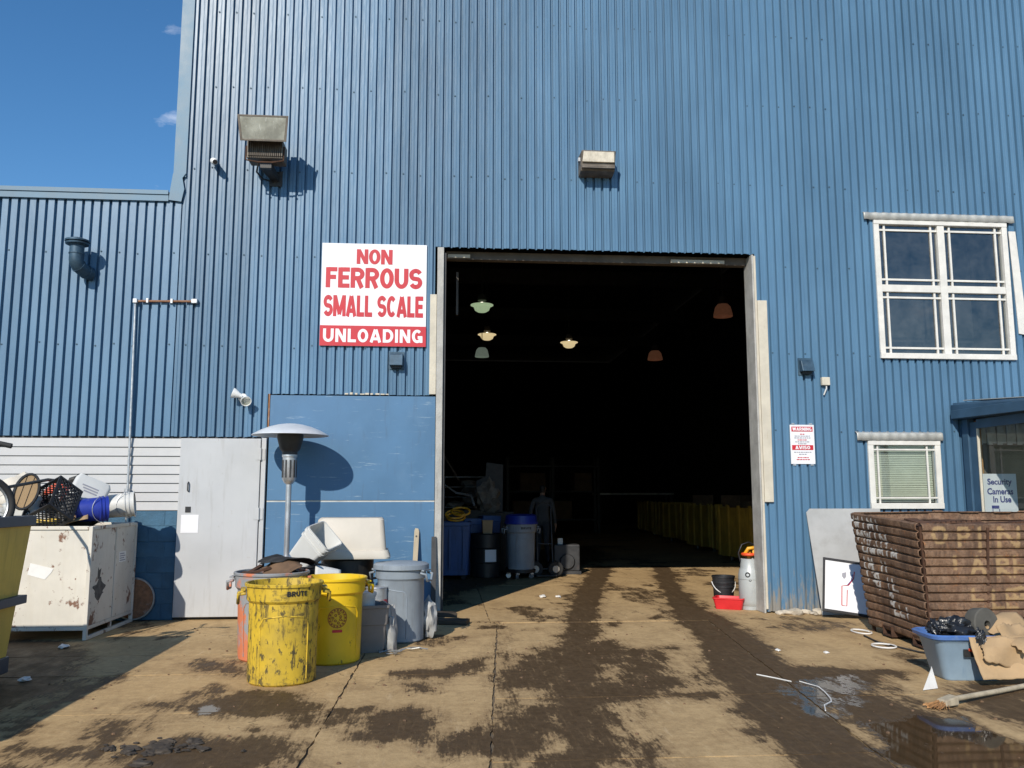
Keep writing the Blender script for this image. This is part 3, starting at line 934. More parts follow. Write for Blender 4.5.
# big four-pane window
mb = framed_window(5.92, 7.86, 3.35, 5.31, '')
win = mb.build('window', M['win_frame'], wh, bevel=0.005)
win['label'] = 'white framed four-pane window with double glazing bars'
cxw, czw = 6.89, 4.33
mb = MB(); mb.box(cxw - 0.05, cxw + 0.05, WY - 0.062, WY + 0.01, 3.426, 5.234); mb.build('mullion', M['win_frame'], win, bevel=0.004)
for a_, b_ in ((5.996, cxw - 0.051), (cxw + 0.051, 7.784)):
    mb = MB(); mb.box(a_, b_, WY - 0.058, WY + 0.008, czw - 0.05, czw + 0.05); mb.build('transom', M['win_frame'], win, bevel=0.004)
for a_, b_ in ((5.996, cxw - 0.051), (cxw + 0.051, 7.784)):
    for c_, d_ in ((3.426, czw - 0.051), (czw + 0.051, 5.234)):
        mb = MB(); mb.add([(a_, WY - .018, c_), (b_, WY - .018, c_), (b_, WY - .018, d_), (a_, WY - .018, d_)], [(0, 1, 2, 3)]); mb.build('pane', M['glass'], win)
        for xx in (a_ + 0.085, b_ - 0.085):
            mb = MB(); mb.box(xx - 0.013, xx + 0.013, WY - 0.040, WY - 0.0205, c_, d_); mb.build('glazing_bar', M['win_frame'], win)
        for zz in (c_ + 0.075, d_ - 0.075):
            mb = MB(); mb.box(a_, b_, WY - 0.043, WY - 0.0207, zz - 0.013, zz + 0.013); mb.build('glazing_bar', M['win_frame'], win)
cap_profile(win, 5.78, 7.97, 5.295, 5.42, WY - 0.02, 0.006, 0.145, M['cap_metal'])
mb = MB(); mb.hexa([(7.93, WY - 0.06, 3.72), (8.06, WY - 0.06, 3.70), (8.06, WY - 0.041, 3.70), (7.93, WY - 0.041, 3.72)],
                   [(7.89, WY - 0.06, 5.18), (7.99, WY - 0.06, 5.18), (7.99, WY - 0.041, 5.18), (7.89, WY - 0.041, 5.18)])
mb.build('loose_side_board', M['win_frame'], win, bevel=0.004)
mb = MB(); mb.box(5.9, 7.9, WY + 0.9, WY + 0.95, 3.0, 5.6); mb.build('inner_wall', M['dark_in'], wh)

# small window with blinds
M['blind'] = pm('pale_green_blind', (0.66, 0.68, 0.56), 0.6, 0, 0.12, 3)
mb = framed_window(5.67, 6.68, 1.33, 2.25, '')
sw = mb.build('window', M['win_frame'], wh, bevel=0.005)
sw['label'] = 'small white window with slatted blind'
mb = MB(); mb.add([(5.75, WY - .028, 1.41), (6.60, WY - .028, 1.41), (6.60, WY - .028, 2.17), (5.75, WY - .028, 2.17)], [(0, 1, 2, 3)]); mb.build('pane', M['glass'], sw)
for xx in (5.81, 6.50):
    mb = MB(); mb.box(xx - .011, xx + .011, WY - 0.045, WY - 0.031, 1.405, 2.175); mb.build('glazing_bar', M['win_frame'], sw)
for zz in (1.475, 2.115):
    mb = MB(); mb.box(5.745, 6.605, WY - 0.048, WY - 0.0312, zz - .010, zz + .010); mb.build('glazing_bar', M['win_frame'], sw)
mb = MB(); z = 1.42
while z < 2.16:
    t_ = rs.uniform(-.002, .002)
    mb.hexa([(5.76, WY + .010, z), (6.59, WY + .010, z + t_), (6.59, WY + .0125, z + t_), (5.76, WY + .0125, z)],
            [(5.76, WY + .030, z + .022), (6.59, WY + .030, z + .022 + t_), (6.59, WY + .0325, z + .022 + t_), (5.76, WY + .0325, z + .022)])
    z += 0.0245
bl = mb.build('blind', M['blind'], sw); bl['kind'] = 'stuff'
cap_profile(sw, 5.52, 6.72, 2.235, 2.36, WY - 0.02, 0.005, 0.13, M['cap_metal'])
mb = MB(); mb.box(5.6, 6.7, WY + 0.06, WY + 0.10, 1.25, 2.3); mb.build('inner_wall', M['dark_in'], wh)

# lean-to booth on the right
bo = thing('booth', 'dark blue lean-to booth with a sloping roof against the warehouse wall', 'booth', (7.0, 10.93, 0))
def bb(name, x0, x1, y0, y1, z0, z1, m, par=None, bev=0.005):
    mb = MB(); mb.box(x0, x1, y0, y1, z0, z1); return mb.build(name, m, par or bo, bevel=bev)
bb('lower_wall', 0, 0.06, -2.1, -0.02, 0, 1.06, M['booth_blue'])
bb('post', -0.02, 0.075, -0.15, -0.02, 0, 2.52, M['booth_blue'])
bb('side_board', 0.006, 0.05, -0.30, -0.151, 1.061, 2.47, M['booth_blue'])
bb('post', 0.0, 0.07, -2.1, -1.98, 1.061, 2.50, M['booth_blue'])
bb('lintel', 0.002, 0.056, -1.979, -0.301, 2.38, 2.50, M['booth_blue'])
bb('sill', -0.02, 0.07, -1.978, -0.302, 1.061, 1.10, M['booth_blue'])
mb = MB(); mb.add([(.022, -1.978, 1.10), (.022, -.303, 1.10), (.022, -.303, 2.38), (.022, -1.978, 2.38)], [(0, 1, 2, 3)]); mb.build('pane', M['glass_clean'], bo)
bb('casing', -0.004, 0.03, -0.325, -0.304, 1.101, 2.379, M['cream_board'])
M['booth_in'] = pm('booth_interior', (0.20, 0.16, 0.11), 0.8, 0, 0.2, 2)
bb('rear_lining', 0.08, 2.2, -0.02, 0.03, 0.0, 2.5, M['booth_in'])
bb('orange_post', 0.10, 0.19, -0.12, -0.04, 0.0, 2.5, pm('raw_timber', (0.42, 0.22, 0.08), 0.7, 0, 0.2, 5))
bb('front_wall', 0.072, 2.2, -2.1, -2.04, 0, 1.06, M['booth_blue'])
mb = MB(); mb.add([(.072, -2.07, 1.062), (2.2, -2.07, 1.062), (2.2, -2.07, 2.5), (.072, -2.07, 2.5)], [(0, 1, 2, 3)]); mb.build('pane', M['glass_clean'], bo)
bb('end_wall', 2.2, 2.26, -2.1, 0.0, 0, 2.5, M['booth_blue'])
mb = MB(); mb.hexa([(-0.12, -2.25, 2.52), (2.3, -2.25, 2.52), (2.3, 0.03, 2.52), (-0.12, 0.03, 2.52)],
                   [(-0.12, -2.25, 2.58), (2.3, -2.25, 2.58), (2.3, 0.03, 2.72), (-0.12, 0.03, 2.72)])
rf = mb.build('roof', M['booth_blue'], bo)
mb = MB(); mb.hexa([(-0.15, -2.28, 2.49), (-0.121, -2.28, 2.49), (-0.121, 0.0, 2.53), (-0.15, 0.0, 2.53)],
                   [(-0.15, -2.28, 2.62), (-0.121, -2.28, 2.62), (-0.121, 0.0, 2.64), (-0.15, 0.0, 2.64)])
mb.build('fascia', M['booth_blue'], rf, bevel=0.004)
for i in range(8):
    x0 = -0.10 + i * 0.3
    mb = MB(); mb.hexa([(x0, -2.26, 2.581), (x0 + 0.06, -2.26, 2.581), (x0 + 0.06, 0.02, 2.721), (x0, 0.02, 2.721)],
                       [(x0 + .01, -2.26, 2.61), (x0 + 0.05, -2.26, 2.61), (x0 + 0.05, 0.02, 2.75), (x0 + .01, 0.02, 2.75)])
    mb.build('roof_rib', M['booth_blue'], rf)
mb = MB(); mb.hexa([(-0.02, -1.6, 2.66), (0.6, -1.6, 2.66), (0.6, -0.1, 2.77), (-0.02, -0.1, 2.77)], [(-0.02, -1.6, 2.67), (0.6, -1.6, 2.67), (0.6, -0.1, 2.78), (-0.02, -0.1, 2.78)])
mb.build('roof_flashing_sheet', M['cap_metal'], rf)
mb = MB()
for i in range(14):   # short corrugated valance hanging inside the booth
    mb.box(0.14 + i * .14, 0.14 + i * .14 + .07, -0.105, -0.095, 2.18, 2.46); mb.box(0.21 + i * .14, 0.21 + i * .14 + .07, -0.085, -0.075, 2.20, 2.46)
mb.build('valance', M['cap_metal'], bo)
sg = thing('security_sign', 'white sign reading Security Cameras In Use behind the booth glass', 'sign', (7.34, 10.73, 1.13), rot=(0, 0, RAD(0)))
mb = MB(); mb.box(-0.235, 0.235, 0, 0.012, 0.0, 0.66); mb.build('board', M['sign_white'], sg)
mb = MB()
text_on_wall(mb, 'Security', 0.0, 0.545, -0.002, 0.34, 0.105, 0.03)
text_on_wall(mb, 'Cameras', 0.0, 0.430, -0.002, 0.36, 0.085, 0.03)
text_on_wall(mb, 'In Use', 0.02, 0.325, -0.002, 0.25, 0.085, 0.03)
mb.build('lettering', M['sign_navy'], sg)
mb = MB()   # camera pictogram
mb.box(-0.13, -0.03, -0.003, 0, 0.205, 0.245)
for p_ in ([(-.12, .2), (-.12, .08), (-.06, .05), (.0, .05)], [(-.03, .2), (-.02, .12), (.0, .06)]):
    mb.tube([(a, -0.003, b) for a, b in p_], 0.005, 4)
mb.lathe([(0, 0), (.02, 0), (.02, .003), (0, .003)], 10, xf=XF((0.08, -0.003, 0.055), (RAD(90), 0, 0)))
mb.build('pictogram', M['sign_navy'], sg)
mb = MB(); mb.box(-0.16, 0.16, 0.02, 0.06, -0.05, 0.0); mb.box(-0.2, 0.2, -0.02, 0.13, -0.09, -0.05); mb.box(-.15, -.1, .02, .06, -1.1, -.09); mb.box(.1, .15, .02, .06, -1.1, -.09)
mb.build('stand', M['booth_in'], sg)
# ------------------------------------------------------------------ things on the wall
SW = WY - 0.039      # face of the corrugation ridges

# big sign
s = thing('notice_sign', 'large white and red sign reading NON FERROUS SMALL SCALE UNLOADING', 'sign', (-0.905, SW, 3.42))
mb = MB(); mb.box(-0.68, 0.68, -0.022, 0, 0.0, 1.36); mb.build('board', M['sign_white'], s, bevel=0.003)
mb = MB(); mb.box(-0.681, 0.681, -0.0255, -0.0225, -0.001, 0.265); mb.build('red_band', M['sign_red'], s)
mb = MB()
pen_on_wall(mb, 'NON', 0.0, 1.185, -0.0232, 0.46, 0.20)
pen_on_wall(mb, 'FERROUS', 0.0, 0.90, -0.0232, 1.24, 0.27)
pen_on_wall(mb, 'SMALL SCALE', 0.0, 0.525, -0.0232, 1.28, 0.28, t=.36)
mb.build('lettering', M['sign_red'], s)
mb = MB(); pen_on_wall(mb, 'UNLOADING', 0.0, 0.135, -0.0262, 1.28, 0.175, t=.27, th=.21, gap=.13)
mb.build('lettering', M['sign_white'], s)

# warning sign
s = thing('warning_sign', 'small white sign with red WARNING and AVISO bars', 'sign', (4.775, SW, 1.92))
mb = MB(); mb.box(-0.165, 0.165, -0.010, 0, 0.0, 0.52); mb.build('board', M['sign_white'], s)
mb = MB(); mb.box(-0.145, 0.145, -0.0125, -0.0105, 0.43, 0.495); mb.box(-0.145, 0.145, -0.0125, -0.0105, 0.185, 0.25)
mb.build('red_bar', M['sign_red'], s)
mb = MB(); pen_on_wall(mb, 'WARNING', 0, 0.4625, -0.013, 0.26, 0.044, gap=.16); pen_on_wall(mb, 'AVISO', 0, 0.2175, -0.013, 0.20, 0.046, gap=.16)
mb.build('lettering', M['sign_white'], s)
mb = MB(); mb2 = MB()
rs = random.Random(12)
for z, w, red in ((0.395, .06, 1), (0.37, .21, 0), (.345, .22, 0), (.318, .13, 1), (.293, .2, 0), (.268, .12, 0), (.155, .24, 0), (.128, .11, 0), (.085, .15, 1), (.058, .18, 1)):
    x = -w / 2
    while x < w / 2:
        l = rs.uniform(.014, .04)
        (mb2 if red else mb).box(x, min(x + l, w / 2), -0.0125, -0.0105, z - .006, z + .006)
        x += l + .008
mb.build('small_print', M['sign_grey'], s); mb2.build('small_print', M['sign_red'], s)
for x in (-.12, .12):
    for z in (0.53, -0.01):
        mb = MB(); mb.box(x - .02, x + .02, -0.012, 0.0, z - .012, z + .012); mb.build('clip', M['galv'], s)

# floodlight with finned ballast on a rusty bracket
s = thing('floodlight', 'weathered rectangular floodlight with finned ballast on a rusty bracket', 'floodlight', (-2.27, SW, 5.61))
T = XF((0.0, -0.47, 0.48), (RAD(14), 0, 0))
mb = MB()
a_, b_, c_, d_ = 0.315, 0.285, 0.16, 0.15
o_ = [(-a_, -0.16, 0.165), (a_, -0.16, 0.165), (b_, -0.16, -0.155), (-b_, -0.16, -0.155)]
i_ = [(-a_ + .03, -0.16, 0.14), (a_ - .03, -0.16, 0.14), (b_ - .03, -0.16, -0.13), (-b_ + .03, -0.16, -0.13)]
bk = [(-.20, 0.12, 0.09), (.20, 0.12, 0.09), (.18, 0.12, -0.09), (-.18, 0.12, -0.09)]
di = [(-.20, 0.06, 0.08), (.20, 0.06, 0.08), (.18, 0.06, -0.08), (-.18, 0.06, -0.08)]
vv = o_ + i_ + bk + di; ff = []
for i in range(4):
    j = (i + 1) % 4
    ff += [(i, j, 4 + j, 4 + i), (i, 8 + i, 8 + j, j), (4 + i, 4 + j, 12 + j, 12 + i)]
ff += [(8, 9, 10, 11), (15, 14, 13, 12)]
mb.add(vv, ff, 0, T); hs = mb.build('housing', M['bronze'], s, bevel=0.004)
M['flood_glass'] = pm('pale_ribbed_lamp_glass', (0.40, 0.40, 0.345), 0.22, 0.25, 0.3, 5, [((0.16, 0.14, 0.10), 4, 0.5, 0.75, ONE, 0.6), ((0.7, 0.7, 0.66), 7, 0.60, 0.72, VERT, 0.6)])
M['reflector'] = pm('dull_reflector', (0.34, 0.34, 0.29), 0.35, 0.5, 0.3, 6, [((0.25, 0.22, 0.16), 4, 0.5, 0.8, ONE, 0.5)])
mb = MB(); mb.add([(-.195, 0.05, .075), (.195, 0.05, .075), (.175, 0.05, -.075), (-.175, 0.05, -.075), (-a_ + .035, -.15, .135), (a_ - .035, -.15, .135), (b_ - .035, -.15, -.125), (-b_ + .035, -.15, -.125)],
                  [(0, 1, 2, 3), (0, 4, 5, 1), (1, 5, 6, 2), (2, 6, 7, 3), (3, 7, 4, 0)], 0, T); mb.build('reflector', M['reflector'], s)
mb = MB(); mb.add([(-a_ + .025, -.157, .145), (a_ - .025, -.157, .145), (b_ - .025, -.157, -.135), (-b_ + .025, -.157, -.135)], [(0, 1, 2, 3)], 0, T); mb.build('lens', M['flood_glass'], s)
mb = MB(); mb.box(-.235, .215, -.42, -.14, .14, .37); bal = mb.build('ballast_box', M['bronze'], s, bevel=0.006)
for i in range(18):
    mb = MB(); x = -.215 + i * .0245; mb.box(x, x + .009, -.450, -.4205, .16, .355); mb.build('fin', M['bronze'], bal)
mb = MB()
mb.tube([(-.245, -.40, .30), (-.245, -.42, .11), (-.10, -.42, .085), (.09, -.42, .085), (.225, -.42, .11), (.225, -.40, .30)], .011, 6)
mb.build('yoke', M['rust_dark'], s)
mb = MB(); mb.hexa([(-.08, -.34, .02), (.06, -.34, .02), (.1, 0, -.02), (.02, 0, -.02)], [(-.08, -.34, .119), (.06, -.34, .119), (.1, 0, .06), (.02, 0, .06)]); mb.build('bracket_arm', M['dark_steel'], s)
mb = MB(); mb.box(-.16, .16, -.40, -.30, .371, .42); mb.build('neck', M['bronze'], s)
mb = MB(); mb.box(-.02, .14, -.012, 0, -.08, .12); mb.build('wall_plate', M['dark_steel'], s)
mb = MB(); mb.tube([(-.1, -.35, .1), (-.13, -.30, .0), (-.08, -.2, -.05), (0, -.05, -.03), (.03, 0, 0)], .012, 6); mb.build('cable', M['black_pl'], s)

# wall pack over the doorway
s = thing('wall_light', 'boxy metal wall light over the open doorway', 'wall light', (2.035, SW, 5.78))
mb = MB(); mb.hexa([(-.23, -.20, .02), (.23, -.20, .02), (.23, 0, .0), (-.23, 0, .0)], [(-.23, -.30, .27), (.23, -.30, .27), (.23, 0, .29), (-.23, 0, .29)])
mb.build('housing', M['bronze'], s, bevel=0.008)
mb = MB(); mb.hexa([(-.215, -.265, .125), (.215, -.265, .125), (.215, -.22, .125), (-.215, -.22, .125)], [(-.205, -.310, .25), (.205, -.310, .25), (.205, -.26, .25), (-.205, -.26, .25)])
M['lamp_glass'] = pm('frosted_lamp_glass', (0.86, 0.79, 0.66), 0.2, 0.05, 0.2, 10, [((0.4, 0.33, 0.22), 12, 0.5, 0.8, VERT, 0.5)])
mb.build('diffuser', M['lamp_glass'], s, bevel=0.004)
mb = MB()
for i in range(3):
    mb.box(-.22, .22, -.262 + i * .014, -.20, .045 + i * .026, .062 + i * .026)
mb.build('louvre', M['bronze'], s)
mb = MB(); mb.box(-.255, -.231, -.16, -.10, .17, .22); mb.build('sensor', M['galv'], s)

# little camera
s = thing('security_camera', 'tiny white security camera high on the blue wall', 'camera', (-3.00, SW, 5.84))
mb = MB(); mb.lathe([(0, 0), (.035, 0), (.035, .02), (.012, .025), (.012, .08), (0, .08)], 12, xf=XF((0, 0, 0), (RAD(90), 0, 0))); mb.build('mount', M['white_paint'], s, smooth=40)
mb = MB(); mb.lathe([(0, -.06), (.04, -.06), (.045, .05), (.03, .09), (0, .09)], 14, xf=XF((0.01, -.11, -.03), (RAD(115), 0, RAD(25)))); mb.build('body', M['white_paint'], s, smooth=40)
mb = MB(); mb.lathe([(0, 0), (.03, 0), (.03, .012), (0, .012)], 12, xf=XF((0.01, -.11, -.03), (RAD(115), 0, RAD(25))) @ XF((0, 0, .09))); mb.build('lens', M['black_pl'], s, smooth=40)

# gooseneck vent
M['vent_blue'] = pm('dull_blue_vent', (0.045, 0.09, 0.135), 0.5, 0.3, 0.3, 8, [((0.16, 0.22, 0.26), 7, 0.55, 0.8, ONE, 0.5)])
s = thing('vent_pipe', 'blue gooseneck vent pipe with a flat cap', 'vent', (-4.47, SW, 4.30))
R_ = 0.085; pts = []
for i in range(9):
    a = RAD(90 * i / 8)
    pts.append((-.10 * math.sin(a) * 1.0, -.24 * math.sin(a), .12 * (1 - math.cos(a))))
pts = [(0.02, 0.0, 0.0)] + pts + [(-.10, -.24, .20), (-.10, -.24, .30)]
mb = MB(); mb.tube(pts, R_, 16); pv = mb.build('pipe', M['vent_blue'], s, smooth=50)
mb = MB()
for i in (3, 6, 10):
    p = Vector(pts[i]); q = Vector(pts[min(i + 1, len(pts) - 1)]) if i < len(pts) - 1 else p
    d = (Vector(pts[i]) - Vector(pts[i - 1])).normalized()
    mb.tube([p - d * .008, p + d * .008], R_ + .007, 16)
mb.build('seam_ring', M['vent_blue'], pv)
mb = MB(); mb.lathe([(0, .30), (.10, .30), (.10, .31), (.135, .315), (.14, .335), (.10, .335), (.10, .345), (.145, .35), (.145, .37), (.06, .40), (0, .405)], 20, xf=XF((-.10, -.24, 0)))
mb.build('cap', M['vent_blue'], s, smooth=40)

# conduit
s = thing('conduit', 'thin galvanised pipe rising up the wall to a rusty horizontal run', 'pipe', (-3.87, SW, 0.98))
mb = MB(); mb.tube([(0.02, -.05, .0), (0.0, -.035, 1.2), (-.03, -.03, 2.94)], .015, 8); mb.build('upright', M['galv'], s, smooth=60)
mb = MB(); mb.tube([(-.03, -.03, 2.975), (.69, -.03, 2.985)], .015, 8); mb.build('rusty_run', M['rusty_pipe'], s, smooth=60)
mb = MB(); mb.box(-.06, 0.0, -.06, 0.0, 2.945, 3.005); mb.build('elbow', M['galv'], s, bevel=0.01)
mb = MB(); mb.box(.66, .74, -.055, 0.0, 2.955, 3.015); mb.build('end_fitting', M['galv'], s, bevel=0.01)
for x in (.12, .42):
    mb = MB(); mb.box(x - .012, x + .012, -.055, 0, 2.955, 3.01); mb.build('clip', M['galv'], s)
mb = MB(); mb.lathe([(0, 0), (.035, 0), (.035, .06), (0, .06)], 10, xf=XF((0.008, -.045, .55))); mb.build('coupling', M['galv'], s)
mb = MB(); mb.box(-.07, .09, -.045, 0.01, .0, .03); mb.build('foot_clamp', M['galv'], s)

# twin-head spot lamp
s = thing('twin_spotlight', 'white twin-head spotlight on the wall above the pale door', 'spotlight', (-2.52, SW, 2.73))
mb = MB(); mb.lathe([(0, 0), (.06, 0), (.055, .03), (.02, .04), (.02, .07), (0, .07)], 14, xf=XF((0, 0, 0), (RAD(90), 0, 0))); mb.build('base', M['white_paint'], s, smooth=40)
for loc, rot in (((-.055, -.10, .035), (RAD(70), 0, RAD(-80))), ((.055, -.11, -.03), (RAD(118), 0, RAD(20)))):
    mb = MB(); X_ = XF(loc, rot, .78)
    mb.lathe([(0, -.09), (.03, -.085), (.045, -.03), (.085, .06), (.085, .075), (.075, .075), (.07, .055), (0, .03)], 18, xf=X_)
    hd = mb.build('lamp_head', M['white_paint'], s, smooth=40)
    mb = MB(); mb.lathe([(0, .06), (.078, .06), (.078, .066), (0, .07)], 18, xf=X_); mb.build('lens', M['lens'], hd, smooth=40)

def hood(loc, label):
    s = thing('hood_vent', label, 'vent', loc)
    mb = MB()
    mb.hexa([(-.085, -.13, .0), (.085, -.13, .0), (.085, 0, .0), (-.085, 0, .0)], [(-.085, -.075, .15), (.085, -.075, .15), (.085, 0, .17), (-.085, 0, .17)])
    mb.build('hood', M['vent_blue'], s, bevel=0.008)
    mb = MB(); mb.box(-.10, .10, -.012, 0, -.04, .19); mb.build('flange', M['vent_blue'], s)
    mb = MB(); mb.box(-.06, .06, -.08, -.013, -.03, .0); mb.build('outlet', M['black_pl'], s)
hood((-0.60, SW, 3.16), 'small blue hood vent below the big red and white sign')
hood((4.86, SW, 3.15), 'small blue hood vent right of the doorway')

s = thing('junction_box', 'white junction box with a short dangling cable', 'junction box', (5.12, SW, 2.97))
mb = MB(); mb.box(-.055, .055, -.06, 0, 0, .11); mb.build('box', M['cream_board'], s, bevel=0.008)
mb = MB(); mb.tube([(.01, -.03, 0), (.01, -.035, -.04), (-.03, -.03, -.13)], .01, 6); mb.build('cable', M['cable'], s)

# ------------------------------------------------------------------ patio heater
M['heater_metal'] = pm('brushed_grey_metal', (0.55, 0.56, 0.58), 0.38, 0.75, 0.12, 6, [((0.3, 0.27, 0.23), 8, 0.6, 0.8, ONE, 0.4)])
M['heater_dish'] = pm('dull_aluminium_dish', (0.68, 0.70, 0.72), 0.48, 0.35, 0.08, 4)
s = thing('patio_heater', 'tall grey metal patio heater with a wide dished reflector', 'patio heater', (-1.83, 10.47, 0))
prof = [(0, 2.372), (.06, 2.370), (.15, 2.357), (.25, 2.330), (.35, 2.290), (.455, 2.232), (.458, 2.226), (.452, 2.223), (.35, 2.270), (.2, 2.312), (0, 2.33)]
mb = MB(); mb.lathe(prof, 48); mb.build('reflector', M['heater_dish'], s, smooth=40)
mb = MB(); mb.lathe([(0, 2.30), (.155, 2.24), (.155, 2.19), (.12, 2.06), (.09, 2.03), (.09, 1.99), (0, 1.99)], 24); mb.build('burner', M['dark_steel'], s, smooth=40)
mb = MB(); mb.lathe([(0, 1.995), (.092, 1.995), (.092, 1.97), (.082, 1.96), (.082, 1.70), (.06, 1.66), (.036, 1.64), (0, 1.64)], 20); ck = mb.build('control_housing', M['heater_metal'], s, smooth=40)
for a in range(10):
    an = a * math.pi / 5
    mb = MB(); mb.box(.0825, .087, -.01, .01, 1.72, 1.93, xf=Matrix.Rotation(an, 4, 'Z')); mb.build('slot', M['dark_steel'], ck)
mb = MB(); mb.tube([(0, 0, .78), (0, 0, 1.66)], .033, 16); mb.build('pole', M['heater_metal'], s, smooth=60)
mb = MB(); mb.lathe([(0, .05), (.19, .05), (.19, .70), (.12, .79), (0, .80)], 28); mb.build('tank_housing', M['heater_metal'], s, smooth=40)
mb = MB(); mb.lathe([(0, 0), (.25, 0), (.25, .035), (.20, .05), (0, .055)], 28); mb.build('base', M['dark_steel'], s, smooth=40)

# ------------------------------------------------------------------ trash cans and clutter left of the doorway
def can_body(r0, r1, h, wall=0.008):
    return [(0, .0), (r0 - .015, .0), (r0, .015), (r0 + (r1 - .022 - r0) * .80, h * .80), (r1 - .020, h * .805), (r1 - .004, h * .83), (r1, h * .965), (r1 + .014, h * .968),
            (r1 + .016, h - .006), (r1 + .008, h), (r1 - wall, h - .003), (r1 - .03, h * .80), (r0 - wall, .03), (0, .028)]

def round_can(name, label, loc, rz, r0, r1, h, m, mrim=None, handles=True, panel=True, tilt=None):
    s = thing(name, label, 'trash can', loc, rz, rot=tilt)
    mb = MB(); mb.lathe(can_body(r0, r1, h), 48)
    body = mb.build('body', m, s, smooth=32)
    if panel:   # moulded raised outline on the side, following the body's slope
        for a0 in (-90, 90):
            mb = MB(); pts = []
            for da, zf in ((-42, .06), (-42, .60), (-36, .66), (0, .69), (36, .66), (42, .60), (42, .06)):
                a = RAD(a0 + da); rr = r0 + (r1 - .022 - r0) * zf
                pts.append((rr * math.cos(a), rr * math.sin(a), h * zf))
            # densify along the arc
            dn = []
            for p, q in zip(pts[:-1], pts[1:]):
                for t in np.linspace(0, 1, 7)[:-1]:
                    v = Vector(p).lerp(Vector(q), t); zf = v.z / h
                    rr = r0 + (r1 - .022 - r0) * zf; k_ = rr / math.hypot(v.x, v.y)
                    dn.append((v.x * k_, v.y * k_, v.z))
            dn.append(pts[-1])
            mb.tube(dn, .006, 6); mb.build('moulded_rib', m, body, smooth=60)
    if handles:
        for sgn in (-1, 1):
            mb = MB()
            x0 = (r1 + .004) * sgn; x1 = (r1 + .062) * sgn
            mb.tube([(x0, -.085, h * .90), (x1, -.075, h * .885), (x1, -.05, h * .80), (x1, .05, h * .80), (x1, .075, h * .885), (x0, .085, h * .90)], .014, 8)
            mb.box(min(x0, x1 - .02 * sgn), max(x0, x1 - .02 * sgn), -.08, .08, h * .925, h * .945)
            mb.build('handle', m, s, smooth=60)
    return s, body

def wrap(mb, vs_, fs_, rad_at, a0, z0, lift=.0025, mat=0):
    """lay a flat design (x right, y up) round a can; a0 = angle of its centre"""
    out = []
    for x, y in vs_:
        z = z0 + y; r = rad_at(z) + lift
        a = a0 + x / r
        out.append((r * math.cos(a), r * math.sin(a), z))
    mb.add(out, fs_, mat)

SCUFF = (0.035, 0.032, 0.022)
M['yel_old'] = pm('battered_yellow_plastic', (0.62, 0.42, 0.035), 0.5, 0, 0.18, 3,
                  [((0.34, 0.24, 0.05), 3.5, 0.5, 0.8, ONE, 0.6), ((0.22, 0.16, 0.05), 5, 0.5, 0.7, (1, 1, .5), 0.5), (SCUFF, 9, 0.53, 0.63, (2.2, 2.2, .45), 0.75), (SCUFF, 26, 0.56, 0.61, (1, 1, .5), 0.85), (SCUFF, 3.5, 0.55, 0.62, (1, 1, 1.6), 0.75)])
M['yel_new'] = pm('bright_yellow_plastic', (0.76, 0.50, 0.012), 0.42, 0, 0.08, 3, [((0.30, 0.20, 0.05), 2.6, 0.52, 0.78, (1, 1, .6), 0.6), (SCUFF, 22, 0.63, 0.67, (1, 1, .5), 0.7)])
M['grey_can'] = pm('grey_blue_plastic', (0.25, 0.29, 0.33), 0.5, 0, 0.15, 3, [((0.14, 0.13, 0.11), 4, 0.55, 0.8, VERT, 0.5), ((0.5, 0.52, 0.53), 12, 0.68, 0.72, VERT, 0.5)])
M['orange_can'] = pm('grey_plastic_with_orange_paint', (0.27, 0.28, 0.29), 0.55, 0, 0.15, 3, [((0.62, 0.17, 0.06), 3.3, 0.47, 0.54, (1, 1, .8), 0.9), (SCUFF, 9, 0.66, 0.72, ONE, 0.8)])

s, body = round_can('trash_can', 'battered yellow trash can with black scuffs, nearest the camera', (-1.30, 7.40, 0), RAD(12), .275, .305, .80, M['yel_old'])
ra = lambda z: .275 + (.305 - .022 - .275) * z / .8 + (.026 if z > .64 else 0)
mb = MB()
for q_, ly_ in pen_text('BRUTE', .17, .04, gap=.16):
    wrap(mb, q_, [(0, 1, 2, 3)], lambda z: .301 + (z - .66) * .02, RAD(-72), .725, .005 + ly_ * .0003)
mb.build('lettering', M['black_pl'], body)

s, body = round_can('trash_can', 'bright yellow trash can with a round red emblem', (-1.00, 8.22, 0), RAD(20), .262, .300, .76, M['yel_new'])
M['emblem'] = pm('faded_red_print', (0.30, 0.06, 0.02), 0.6, 0, 0.2, 20)
rb = lambda z: .262 + (.300 - .022 - .262) * z / .608
mb = MB()
def ring(r_in, r_out, n=40):
    v_ = []; f_ = []
    for i in range(n):
        a = 2 * math.pi * i / n
        v_ += [(r_in * math.cos(a), r_in * math.sin(a)), (r_out * math.cos(a), r_out * math.sin(a))]
        f_.append((2 * i, 2 * i + 1, (2 * i + 3) % (2 * n), (2 * i + 2) % (2 * n)))
    return v_, f_
A0, Z0 = RAD(-93), .415
for r_i, r_o in ((.082, .088), (.060, .063)):
    v_, f_ = ring(r_i, r_o); wrap(mb, v_, f_, rb, A0, Z0)
for i in range(16):
    a = i * math.pi / 8; c_, s_ = math.cos(a), math.sin(a)
    q = [(-.006, -.008), (.006, -.008), (.006, .008), (-.006, .008)]
    wrap(mb, [(x * c_ - y * s_ + .0725 * c_, x * s_ + y * c_ + .0725 * s_) for x, y in q], [(0, 1, 2, 3)], rb, A0, Z0)
for i in range(7):
    a = i * 2 * math.pi / 7 + .4; rr_ = .03 + .012 * (i % 2)
    v_, f_ = ring(.006, .012, 12); wrap(mb, [(x + rr_ * math.cos(a), y + rr_ * math.sin(a)) for x, y in v_], f_, rb, A0, Z0)
